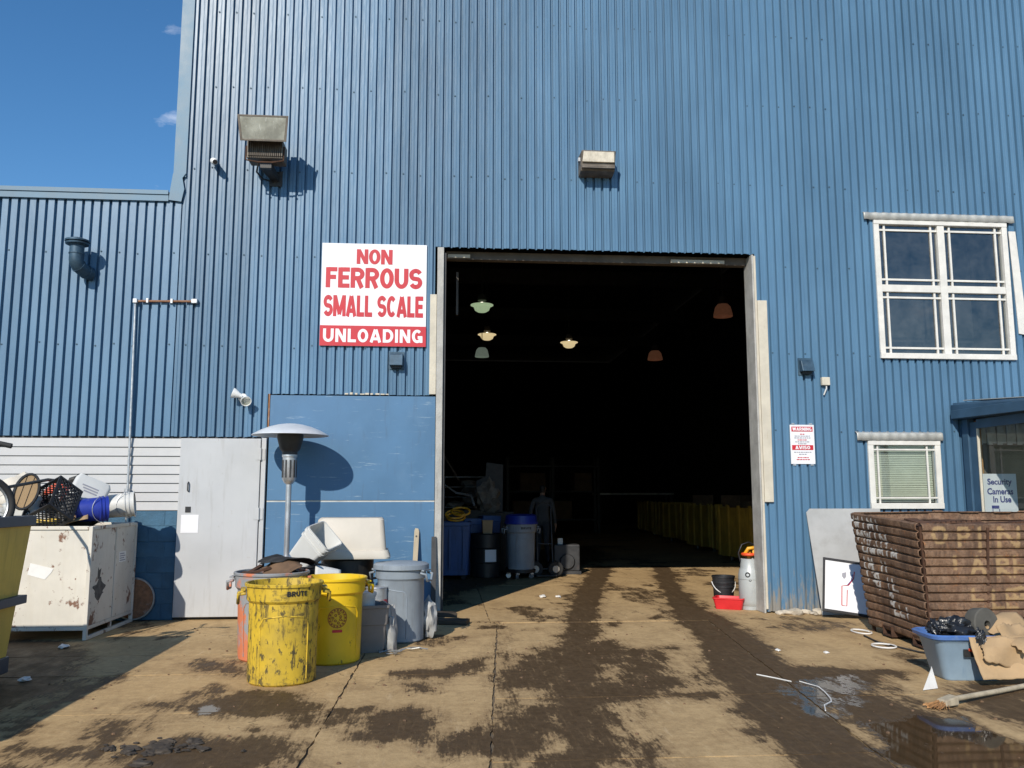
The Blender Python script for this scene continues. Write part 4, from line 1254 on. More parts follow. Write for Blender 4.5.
for a in (90, 210, 330):
    c_, s_ = math.cos(RAD(a)), math.sin(RAD(a))
    wrap(mb, [(c_ * .05 - s_ * t * .0 + x, s_ * .05 + y) for x, y in ((-.007, 0), (.007, 0), (0, .012)) for t in (1,)], [(0, 1, 2)], rb, A0, Z0)
mb.build('emblem', M['emblem'], body)
mb = MB(); v_ = []; f_ = []
for i in range(9):
    x = -.045 + i * .01125; v_ += [(x, -.012), (x, .012)]
    if i: f_.append((2 * i - 2, 2 * i, 2 * i + 1, 2 * i - 1))
wrap(mb, v_, f_, rb, A0, .300, .003); mb.build('emblem_bar', M['sign_red'], body)

s_or, body = round_can('trash_can', 'grey trash can smeared with orange paint, heaped with scrap', (-1.60, 8.42, 0), RAD(0), .285, .335, .80, M['orange_can'])
s, body = round_can('trash_can', 'plain grey-blue trash can with a lid beside the doorway', (-.42, 9.30, 0), RAD(-25), .245, .268, .78, M['grey_can'])
mb = MB(); mb.lathe([(0, .815), (.16, .813), (.20, .805), (.272, .800), (.294, .785), (.296, .74), (.29, .735), (.286, .735), (.286, .775), (0, .785)], 40); mb.build('lid', M['grey_can'], s, smooth=35)

# scrap filling of the orange can
M['cardboard'] = pm('cardboard', (0.40, 0.27, 0.145), 0.85, 0, 0.15, 3, [((0.22, 0.14, 0.07), 5, 0.55, 0.8, ONE, 0.5)], 0.15, 30)
M['cardboard_dark'] = pm('soiled_cardboard', (0.17, 0.10, 0.055), 0.85, 0, 0.25, 4, [((0.05, 0.04, 0.03), 5, 0.5, 0.75, ONE, 0.6)])
M['black_scrap'] = pm('black_scrap', (0.02, 0.019, 0.018), 0.6, 0, 0.4, 6, [((0.07, 0.06, 0.05), 7, 0.55, 0.8, ONE, 0.5)])
M['white_pl'] = pm('white_plastic', (0.60, 0.60, 0.575), 0.45, 0, 0.05, 4, [((0.5, 0.46, 0.38), 6, 0.6, 0.85, ONE, 0.4)])
M['cream_pl'] = pm('cream_plastic', (0.56, 0.51, 0.43), 0.5, 0, 0.06, 3, [((0.5, 0.42, 0.32), 3, 0.55, 0.85, ONE, 0.45)])

def sheet(name, label, cat, w, d, m, loc, rot, amp=.02, seed=0, n=10, bend=0.0, thick=.006, jag=.0, group=None, parent=None, fold=0.0):
    mb = MB(); r = random.Random(seed)
    for i in range(n + 1):
        for j in range(n + 1):
            x = (i / n - .5) * w; y = (j / n - .5) * d
            if i in (0, n): x += r.uniform(-jag, jag)
            if j in (0, n): y += r.uniform(-jag, jag)
            z = amp * mnoise.noise(Vector((x * 4 + seed, y * 4, seed * 1.7))) * 2 + bend * (x * x) + fold * abs(y - .03 - .15 * x) + abs(fold) * .5 * max(0, x - w * .18)
            mb.v.append((x, y, z))
    for i in range(n):
        for j in range(n):
            a = i * (n + 1) + j
            mb.f.append((a, a + n + 1, a + n + 2, a + 1)); mb.m.append(0)
    o = mb.build(name, m, parent, smooth=25, solidify=thick, loc=loc, rot=rot)
    if label: tag(o, label, cat, group)
    return o

mb = MB(); mb.lathe([(0, .70), (.29, .70), (.29, .66), (0, .66)], 24)
blob(mb, (-.1, -.02, .72), (.18, .2, .07), 3, .4); blob(mb, (.12, .05, .73), (.16, .17, .08), 5, .4)
scf = mb.build('scrap_heap', M['black_scrap'], None, loc=(-1.60, 8.42, 0)); tag(scf, 'dark scrap filling the orange-smeared trash can', 'scrap')
sheet('cardboard_scrap', 'brown cardboard flap on top of the orange-smeared can', 'cardboard', .34, .30, M['cardboard_dark'], (-1.50, 8.36, .845), (RAD(14), RAD(-8), .3), .05, 4, 8, jag=.015)
sheet('rubber_scrap', 'black rubbery sheet sticking out over the orange-smeared can', 'scrap', .52, .22, M['black_scrap'], (-1.46, 8.55, .90), (RAD(10), RAD(6), .45), .05, 9, 10, -.5, jag=.02)
for i, (x, y, a) in enumerate(((-1.72, 8.30, .3), (-1.78, 8.46, 1.2))):
    mb = MB(); mb.box(-.13, .13, -.02, .02, -.008, .012); mb.box(-.13, -.09, -.05, .05, -.01, .02)
    tag(mb.build('metal_scrap', M['rust_dark'], None, loc=(x, y, .80), rot=(.1, -.25, a)), ('rusty bracket lying at the left rim of the orange-smeared can', 'rusty bracket lying at the back rim of the orange-smeared can')[i], 'scrap')

# cream tub upside down on a black drum
def drum(name, label, loc, r, h, m, group=None):
    s = thing(name, label, 'drum', loc, 0, group)
    prof = [(0, .0), (r - .01, .0), (r, .012), (r, h * .32), (r + .012, h * .335), (r, h * .35), (r, h * .65), (r + .012, h * .665), (r, h * .68), (r, h - .02), (r + .01, h - .008), (r, h), (r - .015, h), (r - .02, h - .015), (0, h - .015)]
    mb = MB(); mb.lathe(prof, 36); mb.build('body', m, s, smooth=35)
    mb = MB(); mb.lathe([(0, 0), (.03, 0), (.03, .015), (0, .015)], 10, xf=XF((r * .6, 0, h - .014))); mb.build('bung', M['dark_steel'], s)
    return s
M['drum_black'] = pm('black_drum_paint', (0.016, 0.017, 0.018), 0.45, 0.1, 0.3, 5, [((0.09, 0.06, 0.04), 7, 0.58, 0.8, ONE, 0.6)])
drum('steel_drum', 'black drum carrying the upturned cream tub', (-1.02, 9.62, 0), .285, .835, M['drum_black'])
drum('steel_drum', 'black drum behind the orange-smeared can, under the tilted white pail', (-1.42, 9.06, 0), .25, .80, M['drum_black'])

def rounded_rect(w, d, r, n=5):
    p = []
    for cx_, cy_, a0 in ((w / 2 - r, d / 2 - r, 0), (-w / 2 + r, d / 2 - r, 90), (-w / 2 + r, -d / 2 + r, 180), (w / 2 - r, -d / 2 + r, 270)):
        for i in range(n + 1):
            a = RAD(a0 + 90 * i / n); p.append((cx_ + r * math.cos(a), cy_ + r * math.sin(a)))
    return p

def loft(mb, secs, close_first=True, close_last=True, mat=0, xf=None):
    """secs: (w, d, radius, z)"""
    n = None; vv = []
    for (w, d, r, z) in secs:
        p = rounded_rect(w, d, r); n = len(p); vv += [(x, y, z) for x, y in p]
    ff = []
    for i in range(len(secs) - 1):
        for j in range(n):
            j2 = (j + 1) % n; ff.append((i * n + j, i * n + j2, (i + 1) * n + j2, (i + 1) * n + j))
    if close_first: ff.append(tuple(reversed(range(n))))
    if close_last: ff.append(tuple(range((len(secs) - 1) * n, len(secs) * n)))
    mb.add(vv, ff, mat, xf)

s = thing('plastic_tub', 'large cream plastic tub turned upside down on a drum', 'tub', (-.98, 9.58, .837), RAD(4))
mb = MB(); loft(mb, [(.78, .54, .06, .085), (.76, .52, .06, .09), (.70, .46, .055, .41), (.66, .42, .05, .43)], False, True); mb.build('body', M['cream_pl'], s, smooth=40)
mb = MB(); loft(mb, [(.84, .60, .07, .0), (.85, .61, .07, .02), (.80, .56, .065, .085), (.76, .52, .06, .086), (.76, .52, .06, .0)], False, False)
mb.build('rim', M['cream_pl'], s, smooth=40)

# tilted ribbed pail
s = thing('square_pail', 'tilted white ribbed pail lying on its side on the pile', 'pail', (-1.30, 9.02, .985), rot=(RAD(14), RAD(48), RAD(-12)))
mb = MB(); loft(mb, [(.24, .24, .03, -.20), (.30, .30, .035, .07), (.325, .325, .04, .072), (.325, .325, .04, .095), (.305, .305, .04, .097), (.305, .305, .04, .13), (.335, .335, .04, .132), (.335, .335, .04, .165), (.31, .31, .04, .167), (.32, .32, .04, .19), (.30, .30, .035, .19), (.22, .22, .03, -.18)], True, True)
mb.build('body', M['white_pl'], s, smooth=30)
sheet('foam_sheet', 'white ridged foam sheet peeking out beside the bright yellow can', 'foam', .26, .22, M['white_pl'], (-1.10, 8.62, .72), (RAD(48), RAD(12), .35), .01, 2, 8, thick=.02)
drum('fibre_drum', 'low dark drum hidden behind the bright yellow can', (-1.13, 8.80, 0), .20, .66, M['drum_black'])

# grey tote, small pail, bag
M['grey_tote'] = pm('grey_tote_plastic', (0.20, 0.185, 0.175), 0.6, 0, 0.15, 3, [((0.3, 0.28, 0.25), 6, 0.6, 0.8, VERT, 0.4)])
s = thing('tote_bin', 'grey plastic tote wedged between the yellow and grey cans', 'bin', (-.70, 8.74, 0), RAD(14))
mb = MB(); loft(mb, [(.24, .34, .03, 0), (.28, .40, .035, .26), (.30, .42, .035, .265), (.32, .44, .04, .42), (.345, .465, .04, .425), (.345, .465, .04, .45), (.30, .42, .035, .45), (.23, .33, .03, .02)], True, True)
mb.build('body', M['grey_tote'], s, smooth=30)
s = thing('small_pail', 'small white pail standing in the grey tote', 'pail', (-.74, 8.68, .022), 0)
mb = MB(); mb.lathe([(0, 0), (.085, 0), (.10, .50), (.108, .50), (.108, .53), (.096, .53), (.08, .02), (0, .015)], 24); mb.build('body', M['white_pl'], s, smooth=40)
mb = MB(); mb.lathe([(0, .547), (.112, .545), (.114, .515), (.109, .515), (.109, .531), (0, .532)], 24); mb.build('lid', M['white_pl'], s, smooth=40)
s = thing('paint_tin', 'dented metal tin among the clutter behind the tote', 'tin', (-.66, 9.08, 0), 0)
mb = MB(); mb.lathe([(0, 0), (.11, 0), (.11, .56), (.116, .565), (.11, .575), (0, .565)], 20); mb.build('body', M['galv'], s, smooth=40)
mb = MB(); mb.lathe([(.1115, .2), (.1115, .45), (.1112, .45)], 20); mb.build('label_band', M['sign_red'], s, smooth=40)
M['bag_grey'] = pm('translucent_grey_bag', (0.36, 0.36, 0.35), 0.45, 0, 0.2, 6)
for i, (c_, r_, lb) in enumerate((((-.50, 8.74, .17), (.07, .10, .26), 'crumpled grey plastic bag against the grey tote'), ((-.11, 9.42, .20), (.08, .14, .21), 'pale plastic bag bulging behind the grey-blue can'))):
    mb = MB(); blob(mb, c_, r_, 10 + i, .45, 2.2, 3, flat=.002); tag(mb.build('plastic_bag', M['bag_grey'], None, smooth=50), lb, 'bag')
M['wire_metal'] = pm('scrap_wire', (0.4, 0.4, 0.38), 0.4, 0.6, 0.2, 8)
mb = MB()
rs = random.Random(21)
for i in range(7):
    p = [Vector((-.52 + rs.uniform(-.1, .14), 8.45 + rs.uniform(-.1, .15), .01))]
    for j in range(4):
        p.append(p[-1] + Vector((rs.uniform(-.06, .1), rs.uniform(-.04, .08), 0))); p[-1].z = .012 + rs.uniform(0, .03)
    mb.tube(p, .006, 5)
o = mb.build('wire_scrap', M['wire_metal'], None); tag(o, 'tangle of scrap wire on the ground by the grey tote', 'wire')
# stake and planks by the jamb
M['wood'] = pm('weathered_wood', (0.44, 0.37, 0.26), 0.8, 0, 0.2, 3, [((0.2, 0.15, 0.1), 5, 0.5, 0.8, VERT, 0.5)], 0.2, 40, stretch=VERT)
M['wood_dark'] = pm('dark_wet_wood', (0.055, 0.042, 0.030), 0.7, 0, 0.3, 3, [((0.15, 0.11, 0.07), 5, 0.55, 0.8, HORI, 0.5)])
s = thing('wooden_stake', 'pale wooden stake leaning on the blue panel', 'stake', (-.345, 10.66, 0), rot=(RAD(-14.5), RAD(2), 0))
mb = MB(); mb.prism([(-.03, 0), (.03, 0), (.033, 1.09), (.02, 1.13), (-.02, 1.135), (-.028, 1.10)], 0, .022); mb.build('stick', M['wood'], s, bevel=.003)
mb = MB(); mb.lathe([(0, 0), (.012, 0), (.012, .003), (0, .003)], 10, xf=XF((0, -.0005, 1.03), (RAD(90), 0, 0))); mb.build('hole', M['black_pl'], s)
for i, (x, y, z, w, rot, lb) in enumerate(((.03, 10.40, .033, .62, (0, RAD(0), RAD(-14)), 'dark wet plank lying flat at the foot of the left jamb'),
                                       (-.08, 10.62, .088, .55, (0, RAD(4), RAD(12)), 'dark plank lying askew on another at the foot of the left jamb'))):
    mb = MB(); mb.box(-w / 2, w / 2, -.09, .09, -.03, .022); o = mb.build('plank', M['wood_dark'], None, bevel=.005, loc=(x, y, z), rot=rot); tag(o, lb, 'plank')
s = thing('steel_strip', 'dark narrow steel strip leaning on the left door jamb', 'strip', (-.09, 10.78, 0), rot=(RAD(-6.5), 0, 0))
mb = MB(); mb.box(-.03, .03, 0, .02, 0, 1.0); mb.build('strip', M['dark_steel'], s)
# ------------------------------------------------------------------ yellow dumpster at the left edge
M['yel_steel'] = pm('olive_yellow_steel', (0.62, 0.45, 0.085), 0.6, 0.05, 0.2, 2, [((0.28, 0.2, 0.06), 3, 0.5, 0.8, VERT, 0.6), (RUST, 7, 0.66, 0.75, VERT, 0.6)])
M['rim_steel'] = pm('dark_blue_grey_rail', (0.07, 0.085, 0.11), 0.5, 0.3, 0.2, 4, [(RUST, 7, 0.64, 0.78, ONE, 0.5)])
s = thing('skip_bin', 'yellow steel skip with dark rim and rails, at the left edge', 'skip', (-4.47, 5.84, 0))
# local: x in [-.85, .85], y in [-1.9, 1.93]; sides taper towards the bottom
mb = MB()
bt = [(-.80, -1.82, .14), (.86, -1.82, .14), (.86, 1.80, .14), (-.80, 1.80, .14)]
tp = [(-.88, -1.92, 1.25), (.92, -1.92, 1.25), (.92, 1.96, 1.25), (-.88, 1.96, 1.25)]
ib = [(p[0] * .985, p[1] * .985, .20) for p in bt]; it = [(p[0] * .985, p[1] * .985, 1.25) for p in tp]
vv = bt + tp + ib + it; ff = [(3, 2, 1, 0), (8, 9, 10, 11)]
for i in range(4):
    j = (i + 1) % 4
    ff += [(i, j, 4 + j, 4 + i), (12 + i, 12 + j, 8 + j, 8 + i), (4 + i, 4 + j, 12 + j, 12 + i)]
mb.add(vv, ff); mb.build('body', M['yel_steel'], s)
def rail(name, z, hh, off, dx, dy):
    f = (z - .14) / 1.11
    xa, xb = -.80 - .08 * f - off, .86 + .06 * f + off; ya, yb = -1.82 - .10 * f - off, 1.80 + .16 * f + off
    mb = MB()
    mb.box(xb - off - .02, xb, ya, yb, z, z + hh); mb.box(xa, xa + off + .02, ya, yb, z, z + hh)
    mb.box(xa + off + .02, xb - off - .02, yb - off - .02, yb, z, z + hh); mb.box(xa + off + .02, xb - off - .02, ya, ya + off + .02, z, z + hh)
    mb.build(name, M['rim_steel'], s, bevel=.006)
rail('rim', 1.252, .085, .03, 0, 0); rail('side_rail', .60, .07, .06, 0, 0); rail('base_rail', .05, .13, .03, 0, 0)
for yy in (-1.5, 1.45):
    mb = MB(); mb.box(-.75, .80, yy - .1, yy + .1, 0, .05); mb.build('skid', M['rim_steel'], s)
mb = MB(); mb.box(-.80, .86, -1.85, 1.88, 1.05, 1.12); 
for i in range(26):
    rs_ = random.Random(i); blob(mb, (rs_.uniform(-.6, .66), rs_.uniform(-1.6, 1.65), 1.13), (.2, .2, .08), i, .4, 2, 1)
o = mb.build('scrap_heap', M['black_scrap'], None, loc=(-4.47, 5.84, .08)); tag(o, 'dark scrap heaped inside the yellow skip', 'scrap')

# ------------------------------------------------------------------ white steel bin
M['white_bin'] = pm('rust_spotted_white_steel', (0.66, 0.62, 0.54), 0.55, 0.05, 0.1, 2,
                    [((0.5, 0.42, 0.3), 3, 0.5, 0.85, VERT, 0.4), (RUST, 4.5, 0.59, 0.63, (1, 1, .8), 0.9), (RUST, 16, 0.64, 0.67, ONE, 0.9)])
s = thing('scrap_bin', 'rust-spotted white steel bin on skids, heaped with junk', 'bin', (-4.30, 10.20, 0))
X0, X1, Y0, Y1, ZB, ZT = -.60, .60, -.68, .68, .14, 1.18
def sb(name, a, b, c, d, e, f, m=M['white_bin'], bev=.004):
    mb = MB(); mb.box(a, b, c, d, e, f); return mb.build(name, m, s, bevel=bev)
sb('front_panel', X0 + .04, X1 - .04, Y0 + .012, Y0 + .03, ZB, ZT - .035)
sb('back_panel', X0 + .04, X1 - .04, Y1 - .03, Y1 - .012, ZB, ZT - .035)
sb('side_panel', X0 + .012, X0 + .03, Y0 + .04, Y1 - .04, ZB, ZT - .035)
sp1 = sb('side_panel', X1 - .03, X1 - .012, Y0 + .04, .015, ZB, ZT - .035); sp2 = sb('side_panel', X1 - .03, X1 - .012, .045, Y1 - .04, ZB, ZT - .035)
sb('side_stile', X1 - .035, X1 - .002, .0155, .0445, ZB, ZT - .035)
sb('floor', X0 + .01, X1 - .01, Y0 + .01, Y1 - .01, ZB - .04, ZB - .002)
for x in (X0, X1 - .04):
    for y in (Y0, Y1 - .04):
        sb('corner_post', x, x + .04, y, y + .04, .0, ZT)
for y in (Y0, Y1 - .04): sb('top_rail', X0 + .041, X1 - .041, y - .003, y + .037, ZT - .034, ZT + .004)
for x in (X0, X1 - .04): sb('top_rail', x - .003, x + .043, Y0 + .041, Y1 - .041, ZT - .034, ZT + .002)
for x in (X0 + .0, X1 - .04): sb('skid', x, x + .04, Y0 + .041, Y1 - .041, .0, .035)
for x in (X0 + .0, X1 - .04): sb('skid_post', x + .005, x + .035, -.02, .02, .036, ZB - .041)
M['decal'] = pm('torn_paper_label', (0.80, 0.79, 0.76), 0.6, 0, 0.06, 8)
mb = MB(); mb.prism([(-.02, .80), (.22, .74), (.20, .70), (.14, .63), (-.04, .68)], Y0 + .008, Y0 + .0115); mb.build('label_patch', M['decal'], s)
mb = MB(); mb.box(X1 - .0118, X1 - .010, .15, .36, .74, .86); mb.build('label_patch', M['decal'], s)
mb = MB()
for i in range(4):
    mb.box(X1 - .0098, X1 - .009, .17, .34 - .03 * (i % 2), .755 + i * .025, .767 + i * .025)
mb.build('label_print', M['sign_grey'], s)
mb = MB(); v_ = [(X1 - .0115, -.38 + (.15 + .035 * math.sin(a * 5) + .02 * math.sin(a * 9 + 1)) * math.cos(a), .50 + (.10 + .03 * math.sin(a * 4 + 2)) * math.sin(a)) for a in np.linspace(0, 6.28, 33)[:-1]]
mb.add(v_, [tuple(range(32))]); mb.build('soot_patch', pm('soot', (.10, .095, .09), .8, 0, .5, 14), s)
mb = MB(); v_ = [(X1 - .0112, -.45, .60), (X1 - .0112, -.38, .62), (X1 - .0112, -.35, .72), (X1 - .0112, -.41, .70), (X1 - .0112, -.44, .74)]
mb.add(v_, [(0, 1, 2, 3, 4)]); mb.build('torn_hole', M['black_pl'], s)
mb = MB(); mb.box(X0 + .03, X1 - .03, Y0 + .035, Y1 - .035, ZB, 1.05)
for i in range(16):
    rs_ = random.Random(i + 50); blob(mb, (rs_.uniform(-.42, .36), rs_.uniform(-.5, .5), 1.06), (.16, .16, .09), i + 3, .4, 2, 1)
o = mb.build('scrap_heap', M['black_scrap'], None, loc=(-4.30, 10.20, 0)); tag(o, 'dark scrap filling the white steel bin', 'scrap')
# disc leaning behind the bin
s = thing('round_disc', 'round rusty disc with a pale rim leaning behind the white bin', 'disc', (-3.72, 10.935, .262), rot=(RAD(90), 0, 0))
mb = MB(); mb.lathe([(0, 0), (.22, 0), (.235, .01), (.235, .03), (.20, .03), (0, .02)], 32); mb.build('disc', M['rusty_pipe'], s, smooth=40)
mb = MB(); mb.tube([(.245 * math.cos(a), .245 * math.sin(a), .015) for a in np.linspace(0, 2 * math.pi, 32)[:-1]], .012, 6, True); mb.build('rim', M['galv'], s, smooth=60)

# junk piled on the white bin
M['blue_pl'] = pm('royal_blue_plastic', (0.016, 0.036, 0.30), 0.45, 0, 0.2, 4, [((0.2, 0.22, 0.35), 9, 0.62, 0.75, ONE, 0.5)])
def pail_lying(label, loc, rot, m, r=.15, l=.36, ribs=True):
    s = thing('pail', label, 'pail', loc, rot=rot)
    pr = [(0, 0), (r * .88, 0), (r * .90, .01), (r * .97, l * .72)]
    if ribs: pr += [(r * 1.06, l * .73), (r * 1.06, l * .76), (r * .99, l * .77), (r * .99, l * .83), (r * 1.06, l * .84), (r * 1.06, l * .87), (r, l * .88)]
    pr += [(r * 1.0, l * .97), (r * 1.07, l * .975), (r * 1.07, l), (r * .95, l), (r * .9, l * .7), (r * .84, .02), (0, .02)]
    mb = MB(); mb.lathe(pr, 32); mb.build('body', m, s, smooth=35)
    mb = MB(); mb.tube([(r * 1.07 * math.cos(a), -r * 1.0 * math.sin(a) * .35 - r * .6, l * .85 - r * .9 * math.sin(a)) for a in np.linspace(0, math.pi, 12)], .004, 5); mb.build('bail', M['galv'], s)
    return s
pail_lying('blue pail lying on its side on the white bin', (-3.99, 9.76, 1.345), (0, RAD(87), RAD(28)), M['blue_pl'], .135, .32)
pail_lying('white ribbed pail lying behind the blue pail on the white bin', (-3.92, 10.22, 1.37), (0, RAD(84), RAD(14)), M['white_pl'], .14, .38)
# milk crate
s = thing('milk_crate', 'black lattice milk crate tipped over on the white bin', 'crate', (-4.18, 9.62, 1.40), rot=(RAD(52), RAD(-24), RAD(-22)))
mb = MB(); L_ = .20
for z in (-.14, .14):
    for sgn in (-1, 1):
        mb.box(-L_, L_, sgn * L_ - .008, sgn * L_ + .008, z - .016, z + .016); mb.box(sgn * L_ - .008, sgn * L_ + .008, -L_, L_, z - .0155, z + .0155)
for sx in (-1, 1):
    for sy in (-1, 1): mb.box(sx * L_ - .012, sx * L_ + .012, sy * L_ - .012, sy * L_ + .012, -.156, .156)
mb.build('frame', M['black_pl'], s)
for face in range(5):
    mb = MB()
    for d in (-1, 1):
        for k_ in range(-6, 7):
            o_ = k_ * .05
            a = max(-L_, o_ - .14 * 1.0) if face < 4 else max(-L_, o_ - L_); b = min(L_, o_ + .14) if face < 4 else min(L_, o_ + L_)
            if a >= b: continue
            p, q = (a, (a - o_) * d), (b, (b - o_) * d)
            if face < 2: y = (-1, 1)[face] * L_; mb.tube([(p[0], y, p[1]), (q[0], y, q[1])], .008, 4)
            elif face < 4: x = (-1, 1)[face - 2] * L_; mb.tube([(x, p[0], p[1]), (x, q[0], q[1])], .008, 4)
            else: mb.tube([(p[0], p[1], -.14), (q[0], q[1], -.14)], .008, 4)
    mb.build('lattice', M['black_pl'], s)
s = thing('white_box', 'bulging white paper box on top of the white bin', 'box', (-4.02, 10.12, 1.52), rot=(RAD(-20), RAD(24), RAD(24)))
mb = MB(); loft(mb, [(.30, .24, .03, -.17), (.38, .32, .04, -.12), (.39, .33, .04, .10), (.34, .28, .03, .15), (.2, .16, .02, .17)]); mb.build('body', M['white_pl'], s, smooth=35)
mb = MB()
for i in range(3): mb.box(-.1 + .02 * i, .08, -.167, -.1652, .02 - i * .03, .035 - i * .03)
mb.build('print', M['sign_grey'], s)
M['orange_pl'] = pm('orange_red_plastic', (0.72, 0.08, 0.02), 0.45, 0, 0.15, 6)
mb = MB(); mb.hexa([(-.10, -.05, -.06), (.10, -.05, -.03), (.10, .05, -.03), (-.10, .05, -.06)], [(-.12, -.04, .0), (.06, -.04, .07), (.06, .04, .07), (-.12, .04, .0)])
mb.tube([(-.1, 0, -.02), (-.2, .02, -.07), (-.24, .02, -.1)], .02, 8); o = mb.build('power_tool', M['orange_pl'], None, bevel=.01, loc=(-4.32, 10.02, 1.60), rot=(0, -.3, .1)); tag(o, 'orange-red tool body among the junk on the white bin', 'tool')
mb = MB(); mb.tube([(0, 0, -.36), (.02, 0, -.1), (.06, 0, .02), (.16, .02, .05), (.24, .02, -.02)], [.03, .035, .04, .05, .03], 8); blob(mb, (.16, 0, .05), (.07, .05, .05), 4, .5)
o = mb.build('engine_part', M['black_scrap'], None, smooth=40, loc=(-4.26, 10.12, 1.66)); tag(o, 'black engine part poking out of the junk on the white bin', 'scrap')
mb = MB(); mb.hexa([(-.12, -.05, -.03), (.12, -.05, -.03), (.12, .05, -.03), (-.12, .05, -.03)], [(-.10, -.04, .02), (.11, -.04, .03), (.11, .04, .03), (-.10, .04, .02)])
o = mb.build('yellow_scrap', M['yel_new'], None, bevel=.006, loc=(-4.20, 9.60, 1.235), rot=(0, 0, .1)); tag(o, 'small bright yellow piece under the milk crate', 'scrap')
for i, (c_, r_, lb) in enumerate((((-4.72, 10.0, 1.46), (.28, .2, .26), 'cream sack on the left of the white bin'), ((-4.52, 9.72, 1.36), (.18, .14, .18), 'white bag in front of the cream sack'))):
    mb = MB(); blob(mb, c_, r_, 30 + i, .35, 2, 3); tag(mb.build('sack', M['cream_pl'] if i == 0 else M['white_pl'], None, smooth=50), lb, 'sack')
for i, (c_, r_, mt_, nm, lb) in enumerate((((-4.05, 9.95, 1.26), (.22, .16, .14), 'black_scrap', 'cloth_bundle', 'dark cloth bundle under the white paper box on the white bin'), ((-4.55, 10.35, 1.30), (.2, .2, .2), 'cardboard_dark', 'cloth_bundle', 'brown cloth bundle at the back left of the white bin'), ((-4.36, 9.66, 1.26), (.15, .12, .10), 'white_pl', 'plastic_bag', 'torn white plastic bag beside the milk crate'), ((-4.15, 10.05, 1.50), (.12, .10, .12), 'red_scrap', 'cloth_bundle', 'crumpled red cloth behind the milk crate'))):
    M.setdefault('red_scrap', pm('faded_red_cloth', (0.35, 0.05, 0.045), 0.8, 0, 0.2, 6))
    mb = MB(); blob(mb, c_, r_, 60 + i, .5, 2.4, 3); tag(mb.build(nm, M[mt_], None, smooth=50), lb, 'bag' if nm == 'plastic_bag' else 'cloth')
for i, (x, y, z, w, d, rot, mt_, lb) in enumerate(((-4.62, 9.72, 1.28, .30, .22, (.5, .2, .4), 'cap_metal', 'bent grey panel poking up at the left of the white bin'), (-3.95, 9.70, 1.24, .26, .2, (.3, -.35, .2), 'cardboard', 'tan flap under the blue pail on the white bin'))):
    sheet('bent_sheet', lb, 'scrap', w, d, M[mt_], (x, y, z), rot, .03, 20 + i, 8, thick=.008)
# oval mesh guard on a rod
s = thing('fan_guard', 'oval tan fan guard with a dark rim standing in the junk', 'guard', (-4.40, 9.50, 1.55), rot=(RAD(80), RAD(14), RAD(20)))
el = [(.11 * math.cos(a), .19 * math.sin(a), 0) for a in np.linspace(0, 2 * math.pi, 28)[:-1]]
mb = MB(); mb.tube(el, .016, 6, True); mb.build('rim', M['black_pl'], s, smooth=60)
mb = MB(); mb.add([(x, y, .004) for x, y, z in el] + [(x, y, -.004) for x, y, z in el], [tuple(range(27)), tuple(range(53, 26, -1))] + [(i, (i + 1) % 27, 27 + (i + 1) % 27, 27 + i) for i in range(27)]); mb.build('mesh_face', M['cardboard'], s)
mb = MB()
for i in range(2):
    x = -.04 + i * .07; h_ = .19 * math.sqrt(1 - (x / .11) ** 2); mb.tube([(x, -h_, .006), (x, h_, .006)], .0035, 4)
mb.build('wire', M['black_pl'], s)
# child's bicycle thrown on the skip
s = thing('bicycle', 'small black bicycle thrown on top of the yellow skip', 'bicycle', (-3.86, 7.55, 1.46), rot=(RAD(-8), RAD(8), RAD(48)))
def wheel(cx_, cz_, r=.235):
    mb = MB(); mb.tube([(cx_ + r * math.cos(a), 0, cz_ + r * math.sin(a)) for a in np.linspace(0, 2 * math.pi, 36)[:-1]], .030, 8, True)
    w = mb.build('wheel', M['rubber'], s, smooth=60)
    mb = MB(); mb.tube([(cx_ + (r - .035) * math.cos(a), 0, cz_ + (r - .035) * math.sin(a)) for a in np.linspace(0, 2 * math.pi, 36)[:-1]], .012, 6, True); mb.build('rim', M['galv'], w, smooth=60)
    mb = MB()
    for i in range(14):
        a = i * 2 * math.pi / 14; mb.tube([(cx_, (.02 if i % 2 else -.02), cz_), (cx_ + (r - .04) * math.cos(a + .2), 0, cz_ + (r - .04) * math.sin(a + .2))], .0025, 3)
    mb.tube([(cx_, -.05, cz_), (cx_, .05, cz_)], .022, 8); mb.build('spokes', M['galv'], w)
wheel(0.02, -.03); wheel(-.78, -.03)
M['bike_paint'] = pm('blue_bike_paint', (0.02, 0.05, 0.2), 0.35, 0.2, 0.2, 6)
mb = MB()
mb.tube([(-.16, 0, .42), (-.14, 0, .28), (-.42, 0, -.02), (-.52, 0, .30), (-.15, 0, .34)], .018, 8); mb.tube([(-.42, 0, -.02), (-.78, .05, -.03), (-.52, 0, .30)], .013, 8); mb.tube([(-.42, 0, -.02), (-.78, -.05, -.03)], .013, 8)
mb.build('frame', M['bike_paint'], s, smooth=60)
mb = MB(); mb.tube([(-.14, 0, .28), (-.08, .05, .22), (.02, .05, -.03)], .013, 8); mb.tube([(-.08, -.05, .22), (.02, -.05, -.03)], .013, 8); mb.tube([(-.08, -.05, .22), (-.08, .05, .22)], .02, 8); mb.build('fork', M['black_pl'], s, smooth=60)
mb = MB(); mb.tube([(-.16, 0, .42), (-.16, 0, .47), (-.10, .10, .52), (.06, .20, .50)], .012, 8); mb.tube([(-.16, 0, .47), (-.12, -.10, .50), (.02, -.22, .46)], .012, 8); hb = mb.build('handlebar', M['galv'], s, smooth=60)
for p, q in (((.0, .17, .508), (.10, .22, .495)), ((-.03, -.17, .475), (.07, -.25, .45))):
    mb = MB(); mb.tube([p, q], .022, 10); mb.build('grip', M['rubber'], hb, smooth=60)
